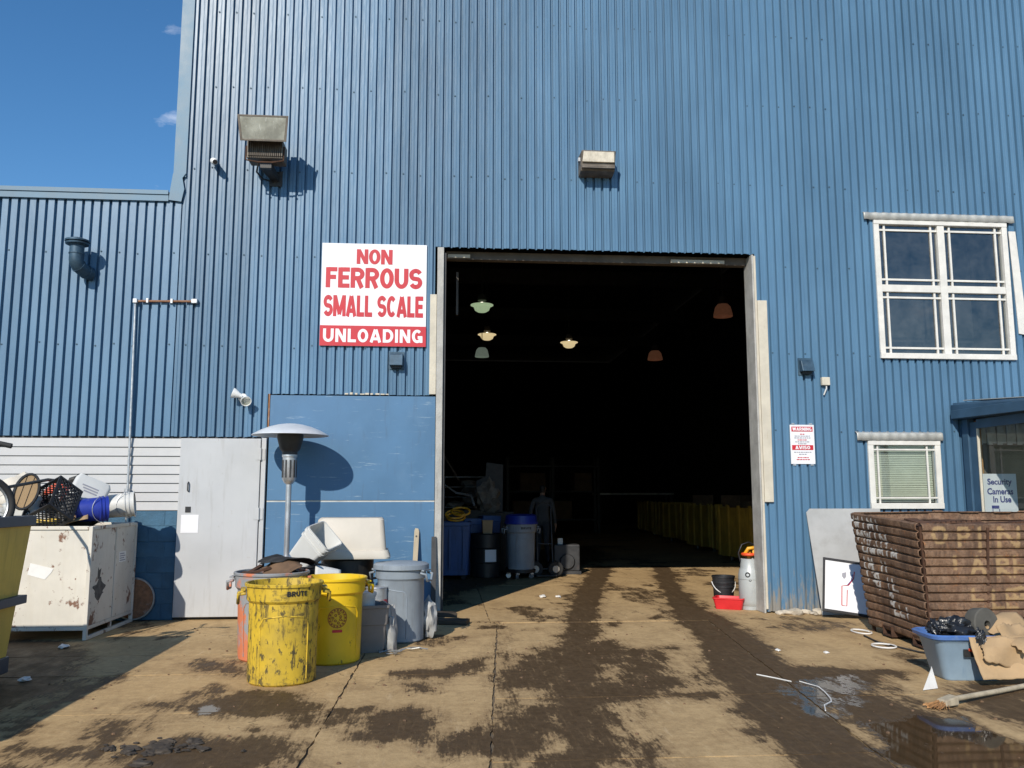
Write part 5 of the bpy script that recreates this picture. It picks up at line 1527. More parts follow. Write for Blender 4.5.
mb = MB(); blob(mb, (-.53, 0, .40), (.12, .07, .03), 2, .2); mb.tube([(-.52, 0, .30), (-.53, 0, .39)], .014, 8); mb.build('saddle', M['black_pl'], s, smooth=50)
mb = MB(); mb.tube([(-.42, -.06, -.02), (-.36, -.06, -.12), (-.34, -.14, -.12)], .012, 6); mb.tube([(-.42, .06, -.02), (-.48, .06, .08), (-.48, .14, .08)], .012, 6); mb.build('crank', M['dark_steel'], s)
# long bar across the pile
mb = MB(); mb.tube([(-4.30, 7.7, 1.42), (-4.15, 8.6, 1.59), (-4.32, 9.8, 1.68), (-4.28, 10.15, 1.66)], [.016, .016, .018, .022], 8); o = mb.build('metal_bar', M['dark_steel'], None, smooth=60); tag(o, 'long dark bar bridging the yellow skip and the white bin', 'bar')
# ------------------------------------------------------------------ right side
M['grey_board'] = pm('pale_grey_board', (0.40, 0.40, 0.39), 0.7, 0, 0.12, 2, [((0.26, 0.25, 0.23), 4, 0.5, 0.8, ONE, 0.6)])
s = thing('leaning_board', 'pale grey board leaning against the wall under the small window', 'board', (5.16, 10.72, 0), rot=(RAD(-8.5), 0, 0))
mb = MB(); mb.prism([(-.32, 0), (.62, 0), (.62, 1.35), (-.34, 1.35), (-.39, 1.30)], 0, .02); mb.build('board', M['grey_board'], s, bevel=.004)
# whiteboard
s = thing('whiteboard', 'white board in a black frame leaning beside the rusty bin', 'whiteboard', (5.05, 10.34, .05), rot=(RAD(-17), RAD(8), RAD(-10)))
mb = MB(); mb.box(-.345, .345, .004, .016, .02, .65); mb.build('panel', M['sign_white'], s)
for a in ((-.36, .36, -.004, .022, 0, .03), (-.36, .36, -.004, .022, .64, .67), (-.36, -.337, -.003, .021, .0305, .6395), (.337, .36, -.003, .021, .0305, .6395)):
    mb = MB(); mb.box(*a); mb.build('frame', M['black_pl'], s)
mb = MB()
mb.tube([(x, .003, z) for x, z in ((-.13, .10), (-.13, .34), (-.05, .36), (.01, .45), (.02, .54))], .006, 4); mb.tube([(x, .003, z) for x, z in ((-.13, .10), (-.07, .10), (-.065, .3))], .005, 4)
mb.build('marker_drawing', M['sign_red'], s)
mb = MB(); mb.tube([(x, .003, z) for x, z in ((-.07, .35), (-.02, .42), (.0, .5))], .005, 4); mb.build('marker_drawing', M['sign_navy'], s)
mb = MB(); mb.prism([(-.13, .5), (-.08, .52), (-.08, .46), (-.105, .43), (-.13, .46)], .002, .0035); mb.build('crest_print', M['sign_grey'], s)

# rusty corrugated bin with sprayed letters
FONT = {'O': [[(.5, 0), (.15, .1), (0, .5), (.15, .9), (.5, 1), (.85, .9), (1, .5), (.85, .1), (.5, 0)]], 'P': [[(0, 0), (0, 1), (.7, .95), (.95, .75), (.7, .5), (0, .48)]],
        'E': [[(1, 1), (0, 1), (0, 0), (1, 0)], [(0, .5), (.8, .5)]], 'N': [[(0, 0), (0, 1), (1, 0), (1, 1)]], 'I': [[(.5, 0), (.5, 1)]], 'A': [[(0, 0), (.5, 1), (1, 0)], [(.2, .4), (.8, .4)]],
        'R': [[(0, 0), (0, 1), (.8, .9), (.8, .6), (0, .5), (1, 0)]], 'H': [[(0, 0), (0, 1)], [(1, 0), (1, 1)], [(0, .5), (1, .5)]], 'L': [[(0, 1), (0, 0), (1, 0)]],
        'G': [[(1, .85), (.5, 1), (.1, .8), (0, .4), (.3, 0), (1, .1), (1, .45), (.6, .45)]], 'J': [[(.6, 1), (.6, .2), (.3, 0), (0, .2)]], '1': [[(.5, 0), (.5, 1)]],
        '3': [[(0, .9), (.5, 1), (.9, .8), (.4, .5), (.9, .25), (.5, 0), (0, .1)]], 'W': [[(0, 1), (.25, 0), (.5, .8), (.75, 0), (1, 1)]], 'M': [[(0, 0), (.1, 1), (.5, .3), (.9, 1), (1, 0)]], 'U': [[(0, 1), (.1, .1), (.5, 0), (.9, .1), (1, 1)]]}
def letters(s, x, z, w, h, gap):
    out = []
    for ch in s:
        if ch != ' ':
            for pl in FONT[ch]: out.append([(x + a * w, z + b * h) for a, b in pl])
        x += w + gap
    return out
def stroke_dist(u, v, strokes):
    d = np.full(u.shape, 1e9)
    for pl in strokes:
        for (ax, ay), (bx_, by_) in zip(pl[:-1], pl[1:]):
            ex, ey = bx_ - ax, by_ - ay
            t = np.clip(((u - ax) * ex + (v - ay) * ey) / (ex * ex + ey * ey + 1e-9), 0, 1)
            d = np.minimum(d, np.hypot(u - ax - t * ex, v - ay - t * ey))
    return d
def rust_mat():
    m, nt, b = new_mat('rusty_corrugated_steel')
    at = N(nt, 'ShaderNodeAttribute', attribute_name='spray')
    sp = N(nt, 'ShaderNodeSeparateColor'); nt.links.new(at.outputs['Color'], sp.inputs[0])
    f, raw = noise_fac(nt, 3, 6, 0.65, (1, 1, 1), 0.3, 0.7)
    c = mix(nt, f, (0.115, 0.064, 0.038), (0.25, 0.140, 0.080))
    f2, raw2 = noise_fac(nt, 9, 9, 0.75, (1.5, 1.5, .8), 0.42, 0.66, off=3)
    c = mix(nt, math_(nt, 'MULTIPLY', f2, .6), c, (0.34, 0.225, 0.145))
    f9, raw9 = noise_fac(nt, 34, 6, 0.75, ONE, 0.48, 0.62, off=21)
    c = mix(nt, math_(nt, 'MULTIPLY', f9, .65), c, (0.075, 0.042, 0.026))
    fa, _ = noise_fac(nt, 18, 6, 0.7, (1, 1, .4), 0.58, 0.68, off=27)
    c = mix(nt, math_(nt, 'MULTIPLY', fa, .6), c, (0.36, 0.15, 0.05))
    f3, raw3 = noise_fac(nt, 2, 6, 0.7, (2.5, 2.5, .5), 0.50, 0.66, off=8)
    c = mix(nt, math_(nt, 'MULTIPLY', f3, .7), c, (0.055, 0.034, 0.024))
    for ch, colr, op in ((0, (0.50, 0.34, 0.16), .55), (1, (0.66, 0.64, 0.60), .9)):
        e = math_(nt, 'MULTIPLY', sp.outputs[ch], math_(nt, 'ADD', 0.45, math_(nt, 'MULTIPLY', raw2, 1.1)))
        e = math_(nt, 'MULTIPLY', math_(nt, 'SUBTRACT', e, .25), 2.2, clamp=True)
        c = mix(nt, math_(nt, 'MULTIPLY', e, op), c, colr)
    nt.links.new(c, b.inputs['Base Color'])
    b.inputs['Roughness'].default_value = 0.8
    b.inputs['Metallic'].default_value = 0.1
    bp = N(nt, 'ShaderNodeBump'); bp.inputs['Strength'].default_value = .6; bp.inputs['Distance'].default_value = .012
    nt.links.new(raw9, bp.inputs['Height']); nt.links.new(bp.outputs['Normal'], b.inputs['Normal'])
    return m
M['rustcorr'] = rust_mat()
BH, RP = 1.24, 0.0886
rb_ = thing('corrugated_bin', 'rusty corrugated steel bin with sprayed yellow and white writing', 'bin', (4.66, 8.06, 0), RAD(-3))
def corr_panel(name, L, org, ux, out, strokes_y=None, strokes_w=None, seed=0, parent=rb_):
    """ribbed panel: u along ux, z up, ribs push along 'out'"""
    nu = int(L / .022); per = 8; nr = int(round(BH / RP)); nz = nr * per
    U, Z = np.meshgrid(np.linspace(0, L, nu + 1), np.linspace(.06, BH, nz + 1))
    fr_ = np.array([0, .06, .14, .22, .50, .82, .91, .97]); pv_ = np.array([0, .002, .018, .024, .025, .023, .008, 0])
    zz = np.concatenate([(i + fr_) for i in range(nr)] + [[nr]]) / nr * (BH - .06) + .06
    U, Z = np.meshgrid(np.linspace(0, L, nu + 1), zz)
    prof = np.concatenate([np.tile(pv_, nr), [0]])
    dent = (fbm(U * 1.7 + seed, Z * 2.2, 3, seed) - .5) * .06 + .018 * (Z / BH) ** 2 + (fbm(U * 6 + seed, Z * 9, 2, seed + 2) - .5) * .012
    D = prof[:, None] * (0.85 + 0.3 * fbm(U * 2, Z * 8, 2, seed + 4)) + dent
    top = Z >= BH - .001
    Zj = np.where(top, Z + (np.floor(fbm(U * 5, U * 0 + seed, 2, seed) * 4) / 4 - .5) * .05, Z) + (fbm(U * 1.1, Z * 1.5, 2, seed + 8) - .5) * .02
    tp_ = .11 * (1 - Z / BH)
    D = D - tp_
    P = np.array(org)[None, None, :] + (U + tp_ * (1 - 2 * U / L))[..., None] * np.array(ux) + D[..., None] * np.array(out); P[..., 2] += Zj
    P[..., 2] += (Z / BH) * .08 * np.clip(P[..., 1] / 1.5, 0, 1)
    idx = np.arange(P.shape[0] * P.shape[1]).reshape(P.shape[:2])
    fs_ = np.stack([idx[:-1, :-1], idx[:-1, 1:], idx[1:, 1:], idx[1:, :-1]], -1).reshape(-1, 4).tolist()
    me = bpy.data.meshes.new(name); me.from_pydata(P.reshape(-1, 3).tolist(), [], fs_)
    colr = np.zeros((idx.size, 4), np.float32); colr[:, 3] = 1
    hi = np.clip(.25 + prof / .025, 0, 1)[:, None]
    for ch, st, wd in ((0, strokes_y, .020), (1, strokes_w, .018)):
        if st:
            d = stroke_dist(U, Z, st); colr[:, ch] = (np.clip(1.4 - d / wd, 0, 1) * hi).ravel()
    at = me.color_attributes.new('spray', 'FLOAT_COLOR', 'POINT'); at.data.foreach_set('color', colr.ravel())
    me.materials.append(M['rustcorr'])
    me.polygons.foreach_set('use_smooth', [True] * len(me.polygons))
    me.set_sharp_from_angle(angle=RAD(35))
    o = bpy.data.objects.new(name, me); COL.objects.link(o); o.parent = parent
    md = o.modifiers.new('solid', 'SOLIDIFY'); md.thickness = .006; md.offset = -1
    return o
yl = letters('O', .10, 1.06, .13, .14, .1) + letters('P', .36, 1.03, .11, .17, .1) + letters('I', .54, .98, .06, .22, .1) + letters('N', .76, 1.0, .19, .20, .1) \
   + letters('I', .27, .80, .06, .12, .1) + letters('A', .46, .74, .14, .17, .1) + letters('RHO', .74, .73, .12, .18, .05) + letters('L', .46, .50, .09, .10, .1) + letters('LE', .67, .42, .10, .17, .05) + letters('G', .90, .50, .13, .12, .1)
corr_panel('front_panel', 2.3, (0, 0, 0), (1, 0, 0), (0, -1, 0), yl, None, 3)
# left side runs back from the corner; u=0 at the far end so that the writing reads left to right
wl_ = letters('WIMI', .06, 1.10, .12, .09, .05) + letters('MWIN', .08, .96, .14, .10, .05) + letters('UWMIM', .16, .83, .13, .09, .05) + letters('1M', .10, .68, .10, .09, .06) + letters('11', .52, .66, .06, .10, .06) \
    + letters('13', .12, .54, .12, .12, .06) + letters('J', .36, .48, .14, .16, .1) + letters('1L', .62, .50, .12, .10, .06) + letters('3', .66, .36, .12, .1, .06) + letters('LL1', .74, .26, .1, .1, .04)
Ls = 1.50
corr_panel('side_panel', Ls, (.0, Ls, 0), (0, -1, 0), (-1, 0, 0), None, wl_, 7)
corr_panel('back_panel', 2.3, (0, Ls, 0), (1, 0, 0), (0, 1, 0), None, None, 12)
corr_panel('side_panel', Ls, (2.3, 0, 0), (0, 1, 0), (1, 0, 0), None, None, 15)
for u_ in (.64, 1.45):
    mb = MB(); mb.hexa([(u_, .080, .05), (u_ + .022, .080, .05), (u_ + .022, .12, .05), (u_, .12, .05)], [(u_, -.046, BH - .04), (u_ + .022, -.046, BH - .04), (u_ + .022, -.0, BH - .04), (u_, -.0, BH - .04)]); mb.build('seam_strap', M['rust_dark'], rb_)
mb = MB()
mb.box(.15, 2.15, .15, Ls - .15, .06, .12); mb.build('floor', M['rust_dark'], rb_)
for x, y in ((-.015, -.015), (2.285, -.015), (-.015, Ls - .015), (2.285, Ls - .015)):
    ix = .12 if x < 1 else -.12; iy = .12 if y < .5 else -.12
    mb = MB(); mb.hexa([(x + ix, y + iy, 0), (x + ix + .03, y + iy, 0), (x + ix + .03, y + iy + .03, 0), (x + ix, y + iy + .03, 0)], [(x, y, BH - .03), (x + .03, y, BH - .03), (x + .03, y + .03, BH - .03), (x, y + .03, BH - .03)]); mb.build('corner_post', M['rust_dark'], rb_)
for y in (.30, .95):
    mb = MB()
    for a in ((.06, .40, y - .10, y + .10, .02, .03), (.06, .40, y - .10, y + .10, .115, .125), (.06, .40, y - .10, y - .09, .031, .114), (.06, .40, y + .09, y + .10, .031, .114)): mb.box(*a)
    mb.box(.3, .39, y - .089, y + .089, .031, .114, 1)  # black block painted in for the shade inside the pocket
    mb.build('fork_pocket', [M['rust_dark'], M['black_pl']], rb_)
rs = random.Random(31)
for i, (x, y, rz, w, d) in enumerate(((.17, .9, .1, .30, .16), (.5, .30, -.15, .5, .14), (.62, .75, .2, .42, .2), (1.1, .22, .05, .6, .12), (1.5, .5, -.1, .5, .22), (.14, .3, 1.4, .5, .10))):
    mb = MB(); n_ = int(w / .05)
    for k_ in range(n_):
        x0 = -w / 2 + k_ * .05
        mb.hexa([(x0, -d / 2, 0), (x0 + .05, -d / 2, 0), (x0 + .05, d / 2, 0), (x0, d / 2, 0)], [(x0 + .01, -d / 2, .022), (x0 + .04, -d / 2, .022), (x0 + .04, d / 2, .022), (x0 + .01, d / 2, .022)])
    lb = ('rusty offcut at the back left rim of the corrugated bin', 'rusty offcut lying along the front rim of the corrugated bin, second from the left', 'rusty offcut in the middle of the corrugated bin', 'long rusty offcut along the front rim of the corrugated bin', 'wide rusty offcut at the right of the corrugated bin', 'rusty offcut along the left rim of the corrugated bin')[i]
    c_, s_ = math.cos(RAD(-3)), math.sin(RAD(-3))
    o = mb.build('steel_offcut', M['rust_dark'], None, loc=(4.66 + x * c_ - y * s_, 8.06 + x * s_ + y * c_, 1.215 + rs.uniform(0, .02)), rot=(rs.uniform(-.08, .08), rs.uniform(-.08, .08), rz)); tag(o, lb, 'scrap', 'rusty offcuts heaped in the corrugated bin')
mb = MB(); mb.hexa([(.16, .16, .14), (2.14, .16, .14), (2.14, Ls - .16, .14), (.16, Ls - .16, .14)], [(.05, .06, 1.19), (2.25, .06, 1.19), (2.25, Ls - .06, 1.19), (.05, Ls - .06, 1.19)])
for i in range(14):
    r2 = random.Random(i + 80); blob(mb, (r2.uniform(.2, 2.1), r2.uniform(.2, 1.1), 1.17), (.2, .16, .06), i, .4, 2, 1)
o = mb.build('scrap_heap', M['rust_dark'], None, loc=(4.66, 8.06, 0), rot=(0, 0, RAD(-3))); tag(o, 'rusty scrap filling the corrugated bin', 'scrap')

# blue tub
M['tub_blue'] = pm('worn_light_blue_plastic', (0.26, 0.36, 0.46), 0.5, 0, 0.12, 3, [((0.10, 0.19, 0.33), 3, 0.55, 0.8, VERT, 0.5), ((0.14, 0.12, 0.09), 5, 0.58, 0.8, ONE, 0.6)])
M['tub_rim'] = pm('blue_plastic_rim', (0.08, 0.17, 0.42), 0.45, 0, 0.15, 6, [((0.3, 0.4, 0.5), 9, 0.6, 0.8, ONE, 0.5)])
TUB = (4.40, 7.06)
s = thing('plastic_tub', 'worn light blue tub stuffed with black bags beside the rusty bin', 'tub', (*TUB, 0), RAD(-6))
mb = MB(); loft(mb, [(.44, .28, .05, 0), (.47, .30, .06, .02), (.60, .39, .07, .30), (.64, .43, .08, .32), (.64, .43, .08, .335), (.60, .39, .07, .335), (.45, .28, .06, .03)], True, True); tb_ = mb.build('body', M['tub_blue'], s, smooth=40)
mb = MB(); loft(mb, [(.64, .43, .08, .325), (.69, .48, .09, .337), (.70, .49, .09, .362), (.67, .46, .09, .373), (.62, .41, .07, .367), (.62, .41, .07, .336)], False, False); mb.build('rim', M['tub_rim'], s, smooth=40)
mb = MB()
for p in ([(-.02, -.236, .32), (.0, -.212, .27), (.02, -.196, .22)], [(-.06, -.218, .26), (.0, -.208, .24), (.04, -.200, .23)]): mb.tube(p, .012, 5)
mb.prism([(-.01, .20), (.06, .22), (.05, .12), (.03, .08), (.01, .13)], -.200, -.190); mb.build('tape_mark', M['orange_pl'], s)
mb = MB(); mb.box(-.10, -.01, -.214, -.204, .20, .26); mb.build('sticker', M['black_pl'], s)
M['bag_black'] = pm('black_bin_bag', (0.016, 0.017, 0.020), 0.28, 0, 0.2, 6, (), 0.7, 14)
def bag(name, label, c, r, seed, freq=3, amp=.45):
    mb = MB(); blob(mb, (0, 0, 0), r, seed, amp, freq, 4, fine=.35); o = mb.build(name, M['bag_black'], None, smooth=80, loc=c); return tag(o, label, 'bag')
bag('bin_bag', 'black bin bag bulging from the middle of the blue tub', (4.37, 7.09, .37), (.20, .14, .11), 3)
bag('bin_bag', 'small crumpled black bag at the left rim of the blue tub', (4.16, 7.06, .40), (.055, .07, .065), 8)
bag('bin_bag', 'black bag hanging over the front rim of the blue tub', (4.40, 6.81, .30), (.045, .035, .12), 12)
bag('bin_bag', 'black bag at the right end of the blue tub', (4.66, 7.12, .38), (.10, .10, .08), 15)
s = thing('foam_roll', 'dark grey roll with a hole lying on the bags in the blue tub', 'roll', (4.57, 7.05, .425), rot=(RAD(82), RAD(10), RAD(14)))
mb = MB(); mb.lathe([(.035, -.06), (.13, -.06), (.14, -.05), (.14, .05), (.13, .06), (.035, .06), (.035, -.06)], 28); mb.build('roll', pm('grey_felt', (.085, .08, .068), .85, 0, .2, 9), s, smooth=40)
CG = 'torn cardboard by the blue tub'
sheet('cardboard_sheet', 'large flat cardboard sheet leaning on the front of the blue tub', 'cardboard', .56, .34, M['cardboard'], (4.58, 6.735, .215), (RAD(64), RAD(-2), RAD(-4)), .016, 4, 16, jag=.003, group=CG, fold=.10)
sheet('cardboard_sheet', 'torn cardboard flap on top of the leaning sheet', 'cardboard', .44, .22, M['cardboard'], (4.58, 6.70, .27), (RAD(58), RAD(6), RAD(-8)), .04, 6, 16, jag=.010, group=CG, fold=-.25)
sheet('cardboard_sheet', 'crumpled cardboard piece at the right end of the blue tub', 'cardboard', .34, .28, M['cardboard'], (4.74, 6.80, .35), (RAD(38), RAD(-10), RAD(20)), .06, 9, 16, jag=.010, group=CG, fold=.3)
sheet('cardboard_sheet', 'upper cardboard offcut at the frame edge, over the black bag', 'cardboard', .38, .30, M['cardboard'], (4.80, 6.98, .425), (RAD(20), RAD(-6), RAD(35)), .05, 12, 16, jag=.008, group=CG, fold=-.3)
# broom
s = thing('broom', 'broom with pale wooden handle lying on the ground before the blue tub', 'broom', (3.66, 6.10, .0))
mb = MB(); hp = [(.06, .02, .050), (.6, .31, .032), (1.35, .70, .022)]; mb.tube(hp, .019, 10); mb.build('handle', M['wood'], s, smooth=60)
mb = MB(); mb.hexa([(-.05, -.06, .012), (.08, -.01, .012), (.05, .08, .012), (-.08, .03, .012)], [(-.04, -.05, .055), (.08, -.005, .075), (.055, .075, .075), (-.07, .025, .055)]); hd = mb.build('head', M['wood'], s, bevel=.008)
mb = MB(); rs = random.Random(2)
for i in range(60):
    a = RAD(205 + rs.uniform(-38, 38)); x0, y0 = -.05 + rs.uniform(-.03, .03), -.01 + rs.uniform(-.04, .05)
    mb.tube([(x0, y0, .03 + rs.uniform(-.01, .02)), (x0 + .11 * math.cos(a), y0 + .11 * math.sin(a), .006 + rs.uniform(0, .02))], .003, 3)
b_ = mb.build('bristles', pm('straw_bristles', (.45, .24, .10), .8, 0, .3, 20), s); b_['kind'] = 'stuff'
# litter on the ground
def litter(name, label, pts, r, m, cat='litter', z=.006, n=5):
    mb = MB(); mb.tube([(x, y, z) for x, y in pts], r, n); o = mb.build(name, m, None, smooth=60); return tag(o, label, cat)
M['litter_w'] = pm('white_litter', (0.72, 0.70, 0.66), 0.6, 0, 0.1, 8)
mb = MB(); mb.hexa([(3.76, 6.60, .004), (3.92, 6.66, .004), (3.92, 6.70, .004)], [(3.90, 6.70, .16), (3.905, 6.705, .16), (3.90, 6.71, .16)]); tag(mb.build('paper_scrap', M['litter_w'], None), 'white folded paper standing in front of the blue tub', 'paper')
litter('white_strip', 'long thin white strip lying across the wet concrete', [(2.68, 7.27), (2.78, 7.12), (2.86, 6.98)], .006, M['litter_w'])
litter('curled_tape', 'curved white tape with a frayed end on the wet concrete', [(2.93, 6.98), (3.0, 6.78), (2.97, 6.60), (2.92, 6.40), (2.88, 6.30), (2.78, 6.20), (2.72, 6.05)], .005, M['litter_w'])
litter('white_ring', 'loop of white wire near the foot of the whiteboard', [(4.66 + .09 * math.cos(a), 9.36 + .16 * math.sin(a)) for a in np.linspace(0, 6.0, 16)], .009, M['litter_w'], z=.01)
litter('white_ring', 'flat white plastic ring in front of the rusty bin', [(4.44 + .11 * math.cos(a), 8.46 + .13 * math.sin(a)) for a in np.linspace(0, 6.28, 18)], .009, M['litter_w'], z=.014)
litter('black_cable', 'black cable trailing from the doorway of the rusty bin to the tub', [(4.56, 9.1), (4.50, 8.7), (4.62, 8.12), (4.9, 7.85)], .010, M['rubber'], 'cable', z=.010)
rs = random.Random(77)
for i, (x, y, nm, mt_, sz) in enumerate(((1.52, 12.9, 'paper_scrap', 'litter_w', .05), (1.75, 12.85, 'paper_scrap', 'litter_w', .04), (3.30, 8.35, 'paper_scrap', 'litter_w', .025), (3.72, 8.2, 'paper_scrap', 'litter_w', .025), (-3.75, 9.1, 'paper_scrap', 'litter_w', .045), (-3.40, 7.55, 'paper_scrap', 'litter_w', .045))):
    mb = MB(); blob(mb, (0, 0, sz * .3), (sz, sz * 1.4, sz * .45), i, .5, 2, 2, flat=.001); o = mb.build(nm, M[mt_], None, loc=(x, y, 0))
    tag(o, ('white paper scrap on the sunlit floor just inside the doorway, left one', 'white paper scrap on the sunlit floor just inside the doorway, right one', 'small white scrap on the dry concrete right of the tyre track', 'small white scrap on the dry concrete nearest the rusty bin', 'crumpled white paper by the skids of the white bin', 'crumpled white paper in the shade of the yellow skip')[i], 'litter')
mb = MB()
for i in range(70):
    x, y = -1.70 + rs.gauss(0, .14), 5.50 + rs.gauss(0, .07); k_ = rs.choice((.5, .6, .8, 1.3)); blob(mb, (x, y, .004), (k_ * rs.uniform(.02, .05), k_ * rs.uniform(.02, .04), k_ * rs.uniform(.008, .018)), i, .6, 2.5, 2, flat=-.004)
o = mb.build('mud_heap', M['wood_dark'], None); tag(o, 'low heap of black muck on the concrete at lower left', 'muck'); o['kind'] = 'stuff'
rs = random.Random(15)
RG = [(-3.40 + rs.uniform(0, .6), 5.5, 0)]
mb = MB()
for i in range(240):   # grit
    x = rs.uniform(-3.2, 4.6); y = rs.uniform(4.9, 10.6); r_ = rs.choice((.004, .006, .006, .009, .013))
    mb.lathe([(0, 0), (r_, r_ * .1), (r_ * .8, r_ * .8), (0, r_)], 5, xf=XF((x, y, -.003), (0, 0, rs.uniform(0, 6))))
o = mb.build('grit', M['cardboard_dark'], None); o['kind'] = 'stuff'; o['label'] = 'scattered grit and crumbs on the concrete'; o['category'] = 'grit'
# broken concrete along the foot of the wall
M['chunk'] = pm('pale_concrete_chunk', (0.50, 0.44, 0.35), 0.85, 0, 0.2, 8, [((0.2, 0.15, 0.1), 10, 0.55, 0.75, ONE, 0.6)])
rs = random.Random(44)
CH = [(4.50, 10.80, .09, 'largest pale lump'), (4.34, 10.86, .05, 'lump nearest the doorway'), (4.68, 10.88, .06, 'second pale lump'), (4.86, 10.86, .07, 'lump nearest the grey board'), (4.42, 10.92, .045, 'small lump touching the wall'), (4.76, 10.80, .04, 'smallest pale lump')]
for i, (x, y, r_, lb) in enumerate(CH):
    mb = MB(); blob(mb, (0, 0, r_ * .25), (r_ * 1.3, r_, r_ * .7), i + 60, .45, 1.8, 2, flat=-.003); o = mb.build('concrete_chunk', M['chunk'], None, loc=(x, y, 0)); tag(o, lb + ' of broken concrete at the foot of the blue wall', 'rubble', 'broken concrete at the foot of the wall')

# gas tank, bucket, tray at the right jamb
M['tank_grey'] = pm('grey_cylinder_paint', (0.40, 0.42, 0.415), 0.4, 0.1, 0.1, 4, [((0.3, 0.25, 0.18), 6, 0.6, 0.8, ONE, 0.5)])
s = thing('gas_cylinder', 'pale grey gas cylinder with yellow and red valve gear', 'gas cylinder', (4.14, 11.36, 0))
mb = MB(); mb.lathe([(0, .03), (.11, .03), (.135, .06), (.148, .12), (.15, .40), (.15, .45), (.135, .52), (.12, .545), (.118, .66), (.105, .665), (.05, .60), (0, .60)], 32); bd = mb.build('body', M['tank_grey'], s, smooth=35)
mb = MB(); mb.lathe([(.12, 0), (.125, 0), (.125, .045), (.12, .045)], 32); mb.build('foot_ring', M['tank_grey'], s, smooth=35)
mb = MB(); mb.tube([(.151 * math.cos(a), .151 * math.sin(a), .40) for a in np.linspace(0, 2 * math.pi, 32)[:-1]], .005, 6, True); mb.build('weld_bead', M['tank_grey'], bd)
M['yel_valve'] = pm('yellow_orange_gear', (0.75, 0.36, 0.02), 0.4, 0, 0.2, 8)
mb = MB(); mb.tube([(.085 * math.cos(a), .085 * math.sin(a), .72) for a in np.linspace(0, 2 * math.pi, 20)[:-1]], .022, 8, True); mb.build('collar', M['orange_pl'], s, smooth=60)
mb = MB(); mb.tube([(-.06, -.02, .73), (-.03, -.06, .80), (.05, -.05, .81), (.09, 0, .75), (.04, -.09, .76)], .026, 8); mb.lathe([(0, .62), (.03, .62), (.03, .76), (0, .77)], 12); mb.build('valve', M['yel_valve'], s, smooth=60)
mb = MB(); mb.tube([(-.12, 0, .62), (-.15, -.01, .74), (-.10, -.01, .85), (.0, 0, .88), (.08, .02, .84)], .011, 6); mb.build('hose', M['black_pl'], s, smooth=60)
mb = MB()
v_, f_ = ring(.02, .035, 14); wrap(mb, v_, f_, lambda z: .15, RAD(-120), .46, .003); wrap(mb, [(x * .5 + .03, y * .5 - .05) for x, y in v_], f_, lambda z: .15, RAD(-120), .44, .003)
mb.build('stencil_mark', M['black_pl'], bd)
s = thing('bucket', 'black bucket with wire handle standing just inside the right jamb', 'bucket', (3.92, 11.80, 0))
mb = MB(); mb.lathe([(0, 0), (.125, 0), (.13, .01), (.142, .24), (.152, .245), (.152, .265), (.144, .27), (.150, .30), (.156, .305), (.156, .325), (.148, .33), (.153, .375), (.160, .378), (.160, .40), (.148, .40), (.12, .015), (0, .015)], 32); mb.build('body', M['black_pl'], s, smooth=35)
mb = MB(); mb.tube([(-.165 * math.cos(a), -.165 * .75 * math.sin(a) - .0, .32 - .155 * math.sin(a)) for a in np.linspace(0, math.pi, 16)], .007, 6); mb.build('bail', M['litter_w'], s, smooth=60)
M['red_pl'] = pm('bright_red_plastic', (0.62, 0.025, 0.03), 0.4, 0, 0.12, 5)
s = thing('red_tray', 'bright red plastic tray in front of the black bucket', 'tray', (3.88, 11.44, 0), RAD(-28))
mb = MB(); loft(mb, [(.34, .24, .03, 0), (.40, .30, .04, .13), (.42, .32, .04, .135), (.42, .32, .04, .15), (.38, .28, .04, .15), (.32, .22, .03, .015)], True, True); mb.build('body', M['red_pl'], s, smooth=35)

# ------------------------------------------------------------------ inside the warehouse
M['bin_blue'] = pm('dark_blue_bin_plastic', (0.03, 0.09, 0.26), 0.5, 0, 0.2, 3, [((0.02, 0.03, 0.06), 5, 0.5, 0.8, VERT, 0.6)])
s = thing('blue_bin', 'dark blue plastic bin behind the left door jamb', 'bin', (.16, 15.9, 0))
mb = MB(); loft(mb, [(.66, .60, .05, .08), (.74, .70, .05, .95), (.78, .74, .05, .96), (.78, .74, .05, 1.02), (.72, .68, .05, 1.02), (.62, .56, .05, .12)], True, True); mb.build('body', M['bin_blue'], s, smooth=35)
for x in (-.25, 0, .25):
    mb = MB(); mb.box(x - .02, x + .02, -.375, -.335, .2, .9); mb.build('rib', M['bin_blue'], s)
for x in (-.25, .25):
    for y in (-.2, .2):
        mb = MB(); mb.lathe([(0, -.02), (.05, -.02), (.05, .02), (0, .02)], 12, xf=XF((x, y, .05), (RAD(90), 0, 0))); mb.box(x - .03, x + .03, y - .03, y + .03, .05, .085); mb.build('caster', M['rubber'], s)
s = drum('steel_drum', 'black steel drum with a white paper label inside the doorway', (.84, 16.15, 0), .285, .80, M['drum_black'])
mb = MB(); v_ = [(-.11 + .22 * i / 8, z) for i in range(9) for z in (-.11, .11)]; f_ = [(2 * i, 2 * i + 2, 2 * i + 3, 2 * i + 1) for i in range(8)]
wrap(mb, v_, f_, lambda z: .285, RAD(-75), .40, .014); mb.build('paper_label', M['sign_white'], s)
s2, body = round_can('trash_can', 'grey trash can with a blue lid on wheels inside the doorway', (1.47, 15.85, .16), RAD(15), .245, .285, .82, M['grey_can'])
mb = MB()
for q_, ly_ in pen_text('BRUTE', .2, .04, gap=.16):
    wrap(mb, q_, [(0, 1, 2, 3)], lambda z: .283, RAD(-90), .75, .008 + ly_ * .0003)
mb.build("lettering", M["black_pl"], body)
mb = MB(); mb.lathe([(0, .0), (.27, .0), (.27, -.05), (0, -.05)], 28); dl = mb.build('dolly', M['black_pl'], s2, smooth=35)
